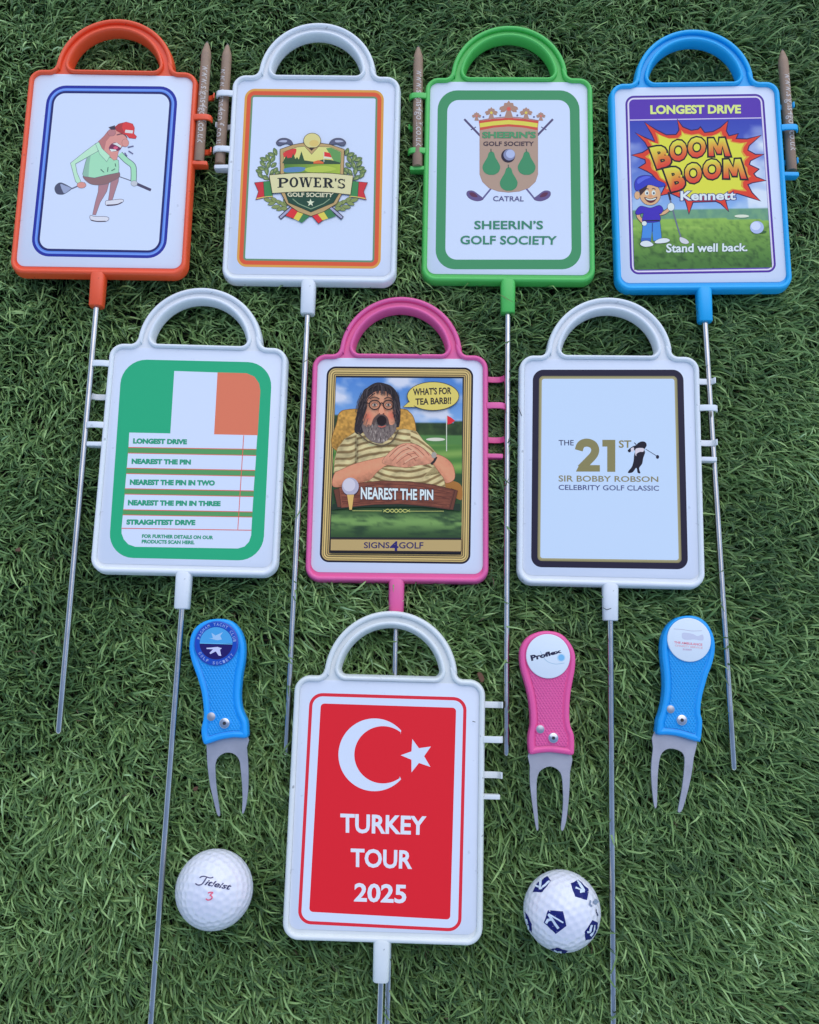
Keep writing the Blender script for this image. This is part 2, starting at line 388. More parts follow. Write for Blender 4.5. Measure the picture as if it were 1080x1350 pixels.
POSE = [  # x, y, rot, z (bead top), pitch, roll ; side of the clips ; rod end (local x, local y, local z)
 (-196.7764, 320.5938, -0.0058, 13.5227, -0.008, 0.011, 'orange', 1, (-4.3, -352, -10)),
 (-63.9736, 318.5019, -0.0155, 10.3761, 0.021, -0.013, 'white', -1, (-2.0, -362, -2)),
 (63.3274, 320.8902, -0.0161, 6.7567, 0.0107, -0.0266, 'green', -1, (-.4, -364, -1)),
 (185.9916, 314.4616, 0.0013, 11.0978, 0.0207, -0.0272, 'blue', 1, (3.0, -365, -2)),
 (-133.1524, 131.8218, -0.0152, 11.0952, -0.0158, 0.0244, 'white', -1, (-4.0, -364, -14)),
 (-7.0295, 128.8041, -0.0083, 3.9778, 0.0, -0.0152, 'pink', 1, (-1.6, -364, -3)),
 (121.9417, 126.4005, -0.0261, 10.073, 0.0007, -0.0606, 'white', 1, (.8, -330, -11)),
 (-12.4348, -71.9875, -0.0213, 14.0018, -0.012, -0.0137, 'greywhite', 1, (-.5, -364, -15)),
]
SL = [
 ('golf_sign', 'bright orange golf marker sign with blue border around a cartoon golfer in red cap'),
 ('golf_sign', 'white golf marker sign with orange, red and green border around a shield crest reading POWER\'S'),
 ('golf_sign', 'green golf marker sign with a green border, crowned crest with pears and the word CATRAL'),
 ('golf_sign', 'blue golf marker sign with a comic explosion picture reading BOOM BOOM and LONGEST DRIVE'),
 ('golf_sign', 'white golf marker sign with green, white and orange flag above a contest list'),
 ('golf_sign', 'pink golf marker sign with gold framed picture of a bearded man shouting in an armchair'),
 ('golf_sign', 'white golf marker sign with thick black border around gold 21ST and a tiny swinging golfer'),
 ('golf_sign', 'white golf marker sign with a red panel, white crescent and star, reading TURKEY TOUR 2025'),
]
cache = {}
SIGN = []; SURF = []
def mk_surf(M, zl):
    Mi = M.inverted()
    def f(u, v, dz):
        O, D = px_ray(u, v); o = Mi @ (O*MM); d = Mi.to_3x3() @ D; o = o/MM; t = (zl+dz-o.z)/d.z
        return (o.x+t*d.x, o.y+t*d.y, zl+dz)
    return f
def xf(M, pts): return [((M @ Vector((x*MM, y*MM, 0)))/MM)[:2] for x, y in pts]
for i, (x, y, a, z, px, py, col, side, rod) in enumerate(POSE):
    M = pose(x, y, a, z, px, py); root = empty(SL[i][0], M, SL[i][1], 'golf sign', 'golf marker signs laid out on the turf'); m = plast[col]
    if col not in cache: cache[col] = (frame_mesh(m),
        loft_y('socket', [(-70.5, 4.7, 4.4, 0, -4.2, 3.2), (-71.5, 4.8, 4.7, 0, -4.2, 3.2), (-91.6, 4.5, 4.4, 0, -4.2, 3.2), (-92.3, 4.1, 4.0, 0, -4.2, 3.0), (-92.35, 2.2, 2.2, 0, -4.2, 2)], m, 24))
    link('frame', cache[col][0], root); link('socket', cache[col][1], root)
    fl = lambda P: [(side*u, v) for u, v in P]
    for yy, over in ((58.2, side < 0), (38.8, side > 0), (18.6, side < 0)):
        link('pencil_clip', prism('pencil_clip', fl(OVER if over else UNDER), yy, 3.7, m), root)
    link('pencil_rest', prism('pencil_rest', fl(SHELF), 7.0, 2.6, m, .35), root)
    # rod: thin lofted cylinder from socket to its end
    vs = []; A = Vector((0, -88, -4.2)); B = Vector(rod); n = 14; segs = 8
    secs = []
    for k in range(segs+1):
        t = k/segs; c = A.lerp(B, t); rr_ = 1.95; secs.append((c.y, rr_, rr_, c.x, c.z, 2))
    c = B; secs.append((B.y-1.2, 1.5, 1.5, B.x, B.z, 2)); secs.append((B.y-1.9, .6, .6, B.x, B.z, 2))
    link('rod', loft_y('rod', secs, steel, 16), root)
    # sheet
    S = rrpts([(-52.1, 69.75), (52.1, 69.75), (52.1, -66.5), (-52.1, -66.5)], 5.6)
    S = S if area(S) > 0 else S[::-1]; n = len(S)
    vs = [(u, v, -2.42) for u, v in S]+[(u, v, -2.12) for u, v in offs(S, .05)]+[(u, v, -2.06) for u, v in offs(S, .2)]
    fs = [tuple(range(2*n, 3*n)), tuple(range(n-1, -1, -1))]+[(k*n+q, k*n+(q+1) % n, (k+1)*n+(q+1) % n, (k+1)*n+q) for k in (0, 1) for q in range(n)]
    sh = link('printed_sheet', mesh('printed_sheet', vs, fs, sheet_m, sharp=30), root)
    SIGN.append((root, sh, M)); SURF.append(mk_surf(M, -2.04))
    O = offs(sign_outline(), -.5); FOOT.append((xf(M, O), z-8.2+min(0, -abs(px)*60))); FOOT.append((xf(M, fl([(55, 3), (67, 3), (67, 62), (55, 62)])[::side]), z-9.6+min(0, -side*py*60)))
W_ = (190, 209, 253)
K = (35, 32, 52)

# ---- sign 1: golfer
P = Print(SURF[0], SIGN[0][1]); q = Z(0, 0, .30363)
c4 = q(208, 370, 775, 375, 719, 1122, 131, 1112); s = .30363
P.rr(c4, 80*s, (38, 48, 158)); P.rr(c4, 80*s, (84, 128, 236), 12*s); P.rr(c4, 80*s, (120, 160, 245), 15*s); P.rr(c4, 80*s, (84, 128, 236), 18*s); P.rr(c4, 80*s, (34, 40, 110), 24*s); P.rr(c4, 80*s, W_, 34*s)
P.done('border_print')
q = Z(65, 150, 150/1080); s = q.s; O1 = (80, 95, 120); GR = (150, 210, 190); SK = (206, 144, 148); LG = (160, 122, 142)
P.stroke(q(340, 655, 215, 710), 13*s, (95, 100, 135)); P.stroke(q(655, 592, 790, 640), 9*s, (90, 95, 125)); P.stroke(q(828, 664, 965, 724), 27*s, (72, 70, 104))
P.poly(q(52, 710, 70, 672, 115, 655, 205, 700, 208, 715, 150, 755, 115, 765, 70, 755), (74, 80, 112), True, O1, 6*s)
P.poly(q(105, 668, 150, 680, 203, 703, 200, 716, 150, 752, 130, 740), (142, 158, 205), True)
P.stroke(q(670, 380, 730, 440, 792, 492, 802, 560, 800, 640), 58*s, O1); P.stroke(q(670, 380, 730, 440, 792, 492, 802, 560, 800, 640), 46*s, GR)
P.poly(q(590, 570, 662, 556, 655, 640, 622, 740, 596, 822, 562, 815, 576, 720, 585, 640), LG, False, O1, 6*s)
P.poly(q(470, 655, 572, 630, 545, 735, 482, 840, 440, 958, 412, 955, 440, 830, 465, 740), LG, False, O1, 6*s)
P.poly(q(538, 830, 580, 822, 685, 812, 700, 832, 640, 862, 545, 868), (205, 210, 240), True, (70, 62, 98), 8*s)
P.poly(q(392, 965, 430, 975, 540, 978, 564, 998, 530, 1020, 420, 1016, 390, 996), (205, 210, 240), True, (70, 62, 98), 8*s)
P.stroke(q(545, 866, 640, 860, 690, 840), 9*s, (60, 40, 66)); P.stroke(q(395, 1008, 450, 1020, 535, 1020), 9*s, (60, 40, 66))
P.poly(q(322, 590, 440, 600, 600, 560, 660, 553, 662, 600, 590, 640, 540, 665, 440, 674, 370, 652), (132, 104, 116), True, O1, 6*s)
P.poly(q(440, 288, 475, 330, 540, 400, 610, 430, 655, 440, 660, 500, 657, 556, 560, 575, 430, 606, 330, 592, 318, 570, 345, 460, 368, 395, 400, 340), GR, False, O1, 7*s)
P.poly(q(368, 400, 400, 360, 380, 470, 372, 598, 330, 590, 320, 565, 345, 460), (132, 178, 172))
P.poly(q(445, 280, 340, 358, 203, 468, 250, 640, 275, 664, 302, 652, 262, 560, 246, 474, 360, 410, 462, 352), (172, 218, 205), False, O1, 7*s)
P.ell(*q.e(306, 676, 42, 28), SK, out=O1, ow=5*s); P.ell(*q.e(806, 660, 30, 25), (180, 190, 215), out=O1, ow=5*s)
P.poly(q(462, 268, 520, 212, 556, 165, 620, 150, 700, 180, 735, 225, 750, 285, 722, 312, 695, 305, 672, 330, 655, 360, 640, 432, 612, 440, 570, 400, 520, 360, 480, 310), SK, False, (120, 80, 90), 5*s)
P.poly(q(462, 268, 520, 212, 556, 165, 600, 190, 540, 260, 520, 355, 480, 310), (172, 116, 126))
P.ell(*q.e(592, 178, 38, 32), (170, 120, 135), out=(110, 75, 90), ow=4*s); P.poly(q(562, 128, 622, 108, 630, 148, 590, 152), (62, 60, 82))
P.poly(q(565, 330, 590, 285, 640, 272, 684, 310, 665, 345, 600, 358), (110, 52, 92), True); P.poly(q(600, 284, 640, 272, 684, 305, 678, 322, 640, 300), (228, 228, 245)); P.poly(q(570, 332, 630, 338, 640, 352, 590, 358), (232, 232, 248)); P.ell(*q.e(630, 322, 22, 14), (200, 90, 130))
P.poly(q(440, 285, 470, 268, 500, 330, 575, 400, 545, 452, 480, 380), (168, 220, 205), False, O1, 5*s)
P.ell(*q.e(722, 275, 32, 36), SK, out=(120, 80, 90), ow=4*s); P.stroke(q(640, 200, 700, 190, 740, 225), 9*s, (90, 58, 78))
P.poly(q(625, 125, 660, 95, 730, 78, 790, 95, 808, 132, 802, 188, 828, 215, 818, 234, 760, 228, 735, 200, 690, 185, 640, 160), (208, 66, 76), False, (130, 40, 56), 5*s)
P.poly(q(625, 125, 660, 95, 700, 86, 690, 130, 720, 185, 690, 185, 640, 160), (160, 62, 72)); P.poly(q(724, 150, 797, 158, 790, 186, 717, 178), (228, 220, 240))
for a in ((745, 318, 800, 305), (752, 352, 795, 380), (715, 368, 738, 402)): P.stroke(q(*a), 12*s, (95, 100, 150))
for a in ((487, 525, 520, 555), (558, 505, 552, 550), (590, 540, 625, 520), (625, 470, 630, 500)): P.stroke(q(*a), 7*s, (70, 100, 105))
P.done('golfer_print')

# ---- sign 2: shield crest
P = Print(SURF[1], SIGN[1][1]); q = Z(270, 0, .31116); s = q.s
c4 = q(171, 375, 760, 382, 745, 1139, 134, 1130)
P.rr(c4, 42*s, (224, 160, 84)); P.rr(c4, 42*s, (204, 86, 62), 10*s); P.rr(c4, 42*s, (96, 136, 112), 27*s); P.rr(c4, 42*s, W_, 35*s); P.done('border_print')
q = Z(320, 160, 1/6); s = q.s
mir = lambda *a: tuple((1082-v) if k % 2 == 0 else v for k, v in enumerate(a))
for f in (lambda *a: a, mir):
    P.stroke(q(*f(262, 230, 200, 290, 175, 380, 215, 470)), 6*s, (60, 82, 60))
    for cx, cy, an, L in ((258, 240, 70, 34), (228, 262, 20, 34), (200, 290, 60, 34), (238, 300, 120, 34), (168, 300, 20, 36), (160, 335, 45, 34), (205, 345, 110, 36), (150, 372, 15, 36), (190, 392, 80, 36), (245, 345, 140, 30), (130, 395, 20, 30), (235, 400, 130, 36), (140, 425, 50, 34), (180, 445, 30, 34), (225, 440, 100, 34), (262, 385, 120, 26), (275, 410, 150, 26), (270, 440, 150, 28)):
        a = math.radians(an); ux, uy = math.cos(a)*L, math.sin(a)*L; nx, ny = -math.sin(a)*16, math.cos(a)*16
        P.poly(q(*f(cx-ux*.9, cy-uy*.9, cx-ux*.1+nx, cy-uy*.1+ny, cx+ux*.9, cy+uy*.9, cx-ux*.1-nx, cy-uy*.1-ny)), (100, 126, 88), True, (40, 58, 44), 4.5*s); P.poly(q(*f(cx-ux*.3, cy-uy*.3, cx+nx*.1+ux*.2, cy+ny*.1+uy*.2, cx+ux*.6, cy+uy*.6, cx+nx*.6, cy+ny*.6)), (150, 164, 112), True)
    for cx, cy, an, L in ((200, 622, 15, 34), (230, 648, -20, 32), (250, 620, 35, 34), (262, 675, -10, 34), (290, 640, 30, 34), (300, 690, -20, 34), (320, 655, 40, 34), (330, 690, 10, 30), (340, 640, 60, 30)):
        a = math.radians(an); ux, uy = math.cos(a)*L, math.sin(a)*L; nx, ny = -math.sin(a)*15, math.cos(a)*15
        P.poly(q(*f(cx-ux, cy-uy, cx+nx, cy+ny, cx+ux, cy+uy, cx-nx, cy-ny)), (124, 142, 94), True, (48, 66, 50), 4*s)
    P.poly(q(*f(95, 485, 165, 478, 172, 602, 105, 618, 126, 555)), (186, 52, 66), False, K, 6*s); P.poly(q(*f(165, 478, 226, 470, 236, 596, 174, 600)), (60, 128, 84), False, K, 6*s)
    P.stroke(q(*f(110, 610, 175, 598, 238, 592)), 7*s, (214, 196, 120))
    P.stroke(q(*f(400, 670, 292, 766)), 32*s, (40, 42, 70)); P.stroke(q(*f(398, 672, 296, 762)), 18*s, (150, 158, 205))
    P.poly(q(*f(266, 168, 295, 138, 345, 134, 385, 155, 398, 188, 380, 184, 340, 176, 290, 192)), (82, 88, 122), True, K, 5*s); P.poly(q(*f(285, 160, 310, 148, 350, 150, 340, 165)), (160, 172, 215), True)
P.poly(q(340, 745, 388, 688, 440, 706, 402, 768), (200, 50, 62), False, K, 6*s); P.poly(q(402, 768, 440, 706, 482, 724, 442, 788), (226, 206, 96)); P.poly(q(442, 788, 482, 724, 535, 744, 470, 802), (60, 120, 84), False)
P.poly(q(548, 745, 590, 728, 632, 782, 600, 806), (200, 50, 62), False, K, 6*s); P.poly(q(590, 728, 636, 704, 676, 768, 632, 782), (226, 206, 96)); P.poly(q(636, 704, 690, 692, 738, 748, 676, 768), (60, 120, 84))
SH = q(298, 222, 400, 186, 480, 172, 545, 232, 606, 172, 690, 184, 802, 222, 796, 400, 786, 565, 742, 650, 640, 712, 540, 748, 440, 712, 350, 650, 306, 565, 300, 400)
P.poly(SH, (172, 150, 112), False, (48, 36, 38), 9*s)
SI = q(325, 242, 430, 204, 490, 198, 545, 262, 602, 200, 700, 205, 778, 242, 770, 420, 330, 420)
P.poly(SI, None, cfn=lambda x, y: mix((228, 218, 150), (200, 200, 120), (y-195)/35), out=(45, 50, 45), ow=5*s)
P.poly(q(327, 244, 420, 214, 410, 270, 360, 292, 328, 280), (196, 60, 66), True); P.poly(q(660, 212, 700, 207, 776, 243, 774, 330, 720, 310, 690, 260), (92, 146, 92))
P.poly(q(328, 300, 380, 285, 440, 300, 560, 318, 640, 300, 700, 305, 772, 325, 772, 350, 328, 350), (52, 78, 66))
for tx, ty, th in ((400, 250, 90), (465, 236, 100), (365, 285, 55), (430, 280, 50), (345, 270, 60)): P.poly(q(tx, ty, tx+32, ty+th, tx-32, ty+th), (50, 84, 60))
P.poly(q(560, 318, 600, 306, 640, 322, 640, 334, 560, 334), (214, 104, 66)); P.poly(q(330, 338, 772, 338, 770, 420, 330, 420), None, cfn=lambda x, y: mix((72, 118, 60), (150, 178, 72), (x-375)/50))
P.poly(q(332, 372, 430, 360, 500, 368, 470, 395, 400, 402, 332, 400), (84, 128, 186), True); P.poly(q(500, 370, 640, 350, 740, 376, 640, 400, 520, 400), (164, 188, 84), True)
P.stroke(q(643, 240, 643, 320), 5*s, (225, 225, 220)); P.poly(q(645, 240, 690, 250, 705, 285, 645, 276), (204, 56, 62)); P.poly(q(645, 276, 705, 285, 700, 298, 645, 292), (235, 232, 225))
P.poly(q(335, 560, 768, 560, 718, 642, 540, 716, 364, 642), (34, 70, 62), False, (45, 40, 40), 5*s); P.stroke(q(395, 612, 440, 650, 540, 692, 640, 650, 690, 612), 7*s, (120, 150, 130), False)
P.ell(*q.e(550, 152, 66, 58), (222, 208, 152), out=(70, 62, 60), ow=8*s); P.ell(*q.e(565, 172, 38, 26), (206, 184, 120)); P.poly(q(528, 205, 572, 205, 550, 226), (60, 48, 52))
P.done('crest_print', 'shield crest with laurel leaves, crossed clubs and a golf ball on top')
P.poly(q(212, 426, 380, 412, 540, 408, 700, 412, 872, 430, 852, 578, 700, 560, 540, 553, 390, 556, 236, 566), (202, 202, 170), False, (52, 42, 44), 9*s)
# slab serif letters in unit boxes
def rect(a, b, c, d): return [(a, b), (c, b), (c, d), (a, d)]
def bar(x0, y0, x1, y1, wd):
    return [(x0, y0), (x0+wd, y0), (x1+wd, y1), (x1, y1)]
def ring(cx, cy, rx, ry, tx, ty, a0, a1, n=14):
    o = arc(cx, cy, rx, ry, a0, a1, n); i_ = arc(cx, cy, rx-tx, ry-ty, a1, a0, n); return o+i_
SER = {
 'P': [rect(.14, 0, .38, 1), rect(0, 0, .54, .09), rect(0, .91, .3, 1), ring(.46, .70, .54, .30, .26, .13, -90, 90), rect(.36, .40, .5, .53), rect(.3, .87, .5, 1)],
 'O': [ring(.5, .5, .5, .52, .26, .13, 0, 180), ring(.5, .5, .5, .52, .26, .13, 180, 360)],
 'W': [bar(.06, 1, .24, 0, .16), bar(.28, 0, .42, 1, .07), bar(.42, 1, .60, 0, .16), bar(.66, 0, .85, 1, .07), rect(0, .92, .32, 1), rect(.36, .92, .66, 1), rect(.76, .92, 1, 1)],
 'E': [rect(.14, 0, .40, 1), rect(0, 0, .9, .11), rect(0, .89, .86, 1), rect(.4, .45, .68, .56), rect(.76, 0, .9, .28), rect(.73, .74, .86, 1), rect(.6, .38, .68, .64)],
 'R': [rect(.14, 0, .36, 1), rect(0, 0, .48, .09), rect(0, .91, .3, 1), ring(.42, .72, .46, .28, .24, .12, -90, 90), rect(.3, .44, .5, .54), rect(.3, .88, .45, 1), bar(.66, 0, .40, .48, .26), rect(.66, 0, 1, .08)],
 "'": [[(0, 1), (1, 1), (.7, .68), (.3, .68)]],
 'S': [ring(.5, .745, .46, .27, .20, .12, 35, 255), ring(.5, .27, .48, .28, .22, .12, -215+.0, 75-0) if False else ring(.5, .27, .48, .29, .22, .13, -150, 90), rect(.02, 0, .1, .28), rect(.86, .72, .94, 1)]}
xs = [('P', 275, 362), ('O', 370, 440), ('W', 444, 556), ('E', 560, 628), ('R', 634, 722), ("'", 728, 744), ('S', 752, 812)]
def bend_y(x): return 8*((x-543)/270)**2
for ch, a, b in xs:
    for pl in SER[ch]:
        if area(pl) < 0: pl = pl[::-1]
        pts = []
        for u, v in pl:
            X = a+(b-a)*u; top = 442+bend_y(X)*1.3+ (X-543)*.018; bot = 520+bend_y(X)+(X-543)*.012; pts += [X, bot+(top-bot)*v]
        P.poly(q(*pts), (26, 34, 44))
P.text('GOLF SOCIETY', q(350, 562, 722, 566, 712, 600, 358, 596), (196, 200, 186), .03)
sp = []
for k in range(10):
    r = 32 if k % 2 == 0 else 13; a = math.radians(-90+36*k); sp += [537+r*math.cos(a), 643+r*math.sin(a)]
P.poly(q(*sp), (225, 228, 215)); P.done('lettering_print')

# ---- sign 3: crown crest
P = Print(SURF[2], SIGN[2][1]); q = Z(530, 20, .29638); s = q.s
c4 = q(160, 334, 789, 334, 799, 1130, 149, 1130); P.rr(c4, 86*s, (62, 138, 104)); P.rr(c4, 94*s, W_, 43*s); P.done('border_print')
q = Z(600, 120, 150/1080); s = q.s; PU = (78, 72, 118); TN = (162, 142, 138); m3 = lambda *a: tuple((1018-v) if k % 2 == 0 else v for k, v in enumerate(a))
for f in (lambda *a: a, m3):
    P.stroke(q(*f(88, 266, 250, 435)), 20*s, PU); P.stroke(q(*f(150, 368, 200, 340)), 9*s, PU); P.stroke(q(*f(350, 915, 262, 1022)), 16*s, (92, 92, 150))
    P.poly(q(*f(268, 1022, 240, 1040, 195, 1042, 140, 1020, 112, 985, 120, 952, 170, 948, 225, 985)), (92, 82, 140), True, (66, 56, 100), 4*s); P.poly(q(*f(135, 965, 180, 965, 215, 1005, 160, 1000)), (88, 50, 84), True)
P.poly(q(236, 290, 785, 290, 785, 790, 762, 860, 700, 918, 610, 950, 510, 960, 410, 950, 322, 918, 262, 860, 236, 790), TN, False, (150, 118, 128), 6*s)
P.poly(q(226, 285, 370, 262, 510, 252, 650, 262, 794, 285, 784, 372, 650, 346, 510, 336, 370, 346, 238, 372), (188, 78, 72)); P.poly(q(234, 305, 370, 286, 510, 274, 650, 286, 786, 305, 782, 345, 650, 325, 510, 314, 370, 325, 238, 345), (236, 216, 96))
P.stroke(q(226, 280, 370, 256, 510, 246, 650, 256, 794, 280), 8*s, (150, 112, 112))
for cx, cy, k, c in ((510, 168, 1.25, (196, 92, 88)), (345, 205, .85, (230, 206, 100)), (675, 205, .85, (230, 206, 100)), (205, 236, .62, (200, 110, 110)), (815, 236, .62, (200, 110, 110))):
    B_ = (158, 128, 124)
    P.poly(q(*[v for a, b in ((0, -64), (12, -46), (34, -44), (38, -24), (66, -14), (72, 4), (58, 10), (62, 26), (34, 24), (14, 10), (-14, 10), (-34, 24), (-62, 26), (-58, 10), (-72, 4), (-66, -14), (-38, -24), (-34, -44), (-12, -46)) for v in (cx+a*k, cy+b*k)]), B_); P.poly(q(cx-12*k, cy, cx+12*k, cy, cx+34*k, cy+70*k, cx-34*k, cy+70*k), B_); P.ell(*q.e(cx, cy, 15*k, 15*k), c)
for cx, cy in ((430, 230), (592, 230), (270, 245), (750, 245)): P.ell(*q.e(cx, cy, 9, 9), (90, 96, 150))
for cx, cy in ((345, 690), (680, 690), (510, 840)):
    r = [(0, -118), (24, -104), (38, -62), (64, -18), (84, 28), (70, 76), (30, 102), (0, 104), (-30, 102), (-70, 76), (-84, 28), (-64, -18), (-38, -62), (-24, -104)]
    P.poly(q(*[v for a, b in r for v in (cx+a, cy+b)]), (60, 134, 104), True); P.stroke(q(cx-2, cy-108, cx-4, cy-142), 9*s, (62, 96, 90))
P.ell(*q.e(505, 614, 66, 64), (40, 34, 60)); P.ell(*q.e(516, 604, 56, 54), (120, 130, 178)); P.ell(*q.e(526, 596, 42, 40), (160, 176, 228))
P.done('crest_print', 'tan shield with three green pears, a golf ball and a striped crown')
P.text("SHEERIN'S", q(258, 384, 768, 384, 766, 446, 260, 446), (74, 142, 108), .035, outline=((46, 96, 76), .012)); P.text('GOLF SOCIETY', q(268, 478, 750, 478, 748, 520, 268, 520), (58, 48, 70), .02)
P.done('crest_lettering_print'); P.text('CATRAL', q(362, 996, 655, 998, 652, 1046, 362, 1044), (78, 78, 138), .012)
P.done('town_lettering_print'); q = Z(530, 20, .29638); P.text('SHEERIN\u2019S', q(322, 914, 628, 914, 628, 952, 322, 952), (54, 126, 110), .022); P.text('GOLF SOCIETY', q(260, 980, 690, 982, 688, 1021, 260, 1019), (54, 126, 110), .022)
P.done('lettering_print')

# ---- sign 4: comic explosion
P = Print(SURF[3], SIGN[3][1]); q = Z(780, 20, .30364); s = q.s
c4 = q(146, 350, 748, 341, 803, 1116, 168, 1126)
P.rr(c4, 38*s, (74, 46, 160)); P.rr(c4, 38*s, (206, 204, 244), 9*s); P.rr(c4, 38*s, (80, 52, 176), 16*s)
P.done('border_print')
I = rrpts(c4, .5, 17*s); TL, TR, BR, BL = [tuple(v) for v in (I[0], I[9], I[18], I[27])]
lp = lambda a, b, t: (a[0]+(b[0]-a[0])*t, a[1]+(b[1]-a[1])*t)
def boomfn(u, v):
    if v < .645:
        t = v/.645; c = mix((44, 58, 176), (128, 172, 236), t**1.6)
        cl = fbm(u*3+1, v*6+2)+.25*t+(.12 if u > .85 else 0)-.1*(1-t); return mix(c, (196, 214, 248), (cl-.62)*4)
    if v < .70+.02*vnoise(u*6, 3): return mix((88, 138, 128), (120, 170, 130), fbm(u*30, v*30)*1.2-.3)
    t = (v-.7)/.3; c = mix((134, 178, 88), (66, 112, 58), t*1.1); c = mix(c, (150, 190, 100), .5 if .745 < v < .765 and u < .6 else 0)
    return mix(c, (44, 78, 46), (fbm(u*40, v*55)-.45)*2.2*(.3+t))
P.pic([lp(TL, BL, .125), lp(TR, BR, .125), lp(BR, TR, .004), lp(BL, TL, .004)], 80, 96, lambda u, v: boomfn(u, .125+v*.875))
P.stroke([lp(TL, BL, .118), lp(TR, BR, .118)], 1.3, (190, 190, 240))
P.done('landscape_print')
q = Z(820, 120, 210/1080); s = q.s
E_ = [(378, 195, 1), (410, 245, .5), (470, 270, .2), (520, 262, .2), (533, 248, .6), (560, 285, .1), (620, 278, .2), (670, 250, .5), (718, 205, 1), (705, 270, .3), (725, 308, 0), (785, 292, .5), (770, 325, .1), (850, 328, .4), (940, 302, 1), (860, 368, .2), (850, 402, .1), (905, 432, .6), (958, 430, 1), (870, 470, .2), (860, 500, .1), (925, 530, .8), (890, 560, .2), (910, 585, .4), (972, 606, 1), (885, 618, .3), (850, 632, .1), (880, 690, .6), (935, 742, 1), (850, 712, .4), (780, 690, .1), (700, 742, .1), (722, 812, 1), (672, 760, .3), (640, 745, .1), (480, 750, .1), (455, 828, 1), (440, 760, .3), (430, 735, 0), (330, 690, .1), (265, 705, .6), (300, 640, 0), (240, 600, 0), (205, 560, .3), (170, 540, .3), (120, 518, 1), (165, 490, .2), (160, 462, .1), (72, 434, 1), (140, 420, .3), (185, 392, 0), (160, 345, .3), (95, 285, 1), (160, 320, .4), (228, 345, 0), (205, 290, .4), (158, 215, 1), (225, 262, .5), (300, 300, .1), (370, 298, .1), (392, 265, .3)]
P.poly(q(*[v for a, b, c in E_ for v in (a, b)]), (206, 62, 48), False, (40, 28, 80), 15*s)
cx0, cy0 = 500, 480
P.poly(q(*[v for a, b, c in E_ for v in (cx0+(a-cx0)*(.93-.13*c), cy0+(b-cy0)*(.91-.15*c))]), (236, 160, 70)); P.poly(q(*[v for a, b, c in E_ for v in (cx0+(a-cx0)*(.90-.15*c), cy0+(b-cy0)*(.88-.17*c))]), (226, 220, 78))
P.done('explosion_print', 'jagged red and yellow comic explosion')
g = lambda t: mix((206, 56, 56), mix((236, 130, 62), (228, 222, 84), (t-.45)*2.2), t*2)
OL = ((28, 22, 38), .062)
B1 = [('B', (188, 385, 300, 362, 345, 500, 240, 528)), ('O', (318, 345, 432, 322, 448, 462, 332, 482)), ('O', (444, 318, 566, 308, 572, 440, 452, 458)), ('M', (578, 322, 706, 318, 736, 440, 590, 440))]
B2 = [('B', (282, 528, 400, 504, 438, 656, 336, 682)), ('O', (418, 500, 534, 478, 548, 615, 436, 632)), ('O', (546, 470, 668, 456, 676, 590, 556, 604)), ('M', (680, 466, 812, 460, 846, 594, 690, 590))]
for B_ in (B1, B2):
    for ch, a in B_:
        if ch != 'M': P.text(ch, q(*a), K, .05, outline=OL, g=g); continue
        TL_, TR_, BR_, BL_ = q(*a); mp_ = []
        for u, v in ((0, 0), (.07, 1), (.33, 1), (.5, .55), (.67, 1), (.93, 1), (1, 0), (.77, 0), (.73, .58), (.58, .14), (.42, .14), (.27, .58), (.23, 0)):
            mp_.append(tuple((BL_[i]*(1-u)+BR_[i]*u)*(1-v)+(TL_[i]*(1-u)+TR_[i]*u)*v for i in (0, 1)))
        cy1 = TL_[1]; cy2 = BL_[1]; P.poly(mp_, None, out=(28, 22, 38), ow=24*s, cfn=lambda x, y: g((cy2-y)/(cy2-cy1)))
P.done('boom_lettering_print'); q2 = Z(830, 220, 200/1080)
P.text('Kennett', q2(364, 172, 757, 172, 757, 234, 364, 240), (218, 226, 250), .03, outline=((48, 44, 124), .05)); P.text('Stand well back.', q2(262, 546, 842, 542, 840, 600, 262, 610), (218, 228, 250), .025, outline=((60, 84, 96), .025))
P.done('slogan_lettering_print'); P.text('LONGEST DRIVE', Z(820, 120, 210/1080)(192, 95, 808, 92, 808, 152, 194, 157), (226, 236, 150), .045)
P.done('lettering_print')
q = q2; s = q.s; BK = (34, 30, 70); SK2 = (224, 172, 140)
P.stroke(q(278, 178, 305, 290, 335, 400, 366, 500), 10*s, (96, 108, 140)); P.stroke(q(278, 178, 292, 235), 14*s, (40, 34, 60)); P.poly(q(362, 500, 400, 512, 424, 536, 405, 548, 372, 540, 358, 520), (192, 200, 225), True, BK, 3*s)
P.ell(*q.e(56, 202, 20, 28), SK2, out=BK, ow=3*s); P.ell(*q.e(148, 196, 74, 76), SK2, out=BK, ow=4*s); P.poly(q(66, 150, 130, 130, 120, 160, 92, 190, 78, 205), (54, 36, 46))
P.poly(q(40, 155, 38, 110, 62, 74, 110, 60, 165, 68, 198, 94, 248, 116, 250, 134, 205, 142, 140, 126, 90, 152, 56, 168), (48, 58, 190), True, BK, 5*s); P.poly(q(60, 90, 110, 66, 150, 72, 110, 90, 62, 120), (78, 96, 222), True)
for ex in (124, 172): P.ell(*q.e(ex, 184, 14, 18), (228, 232, 245)); P.ell(*q.e(ex+2, 187, 6, 9), (40, 40, 80))
P.stroke(q(110, 160, 124, 154, 138, 158), 5*s, BK); P.stroke(q(160, 158, 172, 153, 186, 160), 5*s, BK); P.ell(*q.e(152, 206, 12, 10), (206, 146, 118))
P.poly(q(108, 216, 150, 228, 196, 214, 178, 244, 150, 254, 124, 242), (92, 34, 50), True, BK, 3*s); P.poly(q(116, 221, 150, 230, 190, 219, 180, 232, 150, 238, 124, 232), (232, 236, 246), True)
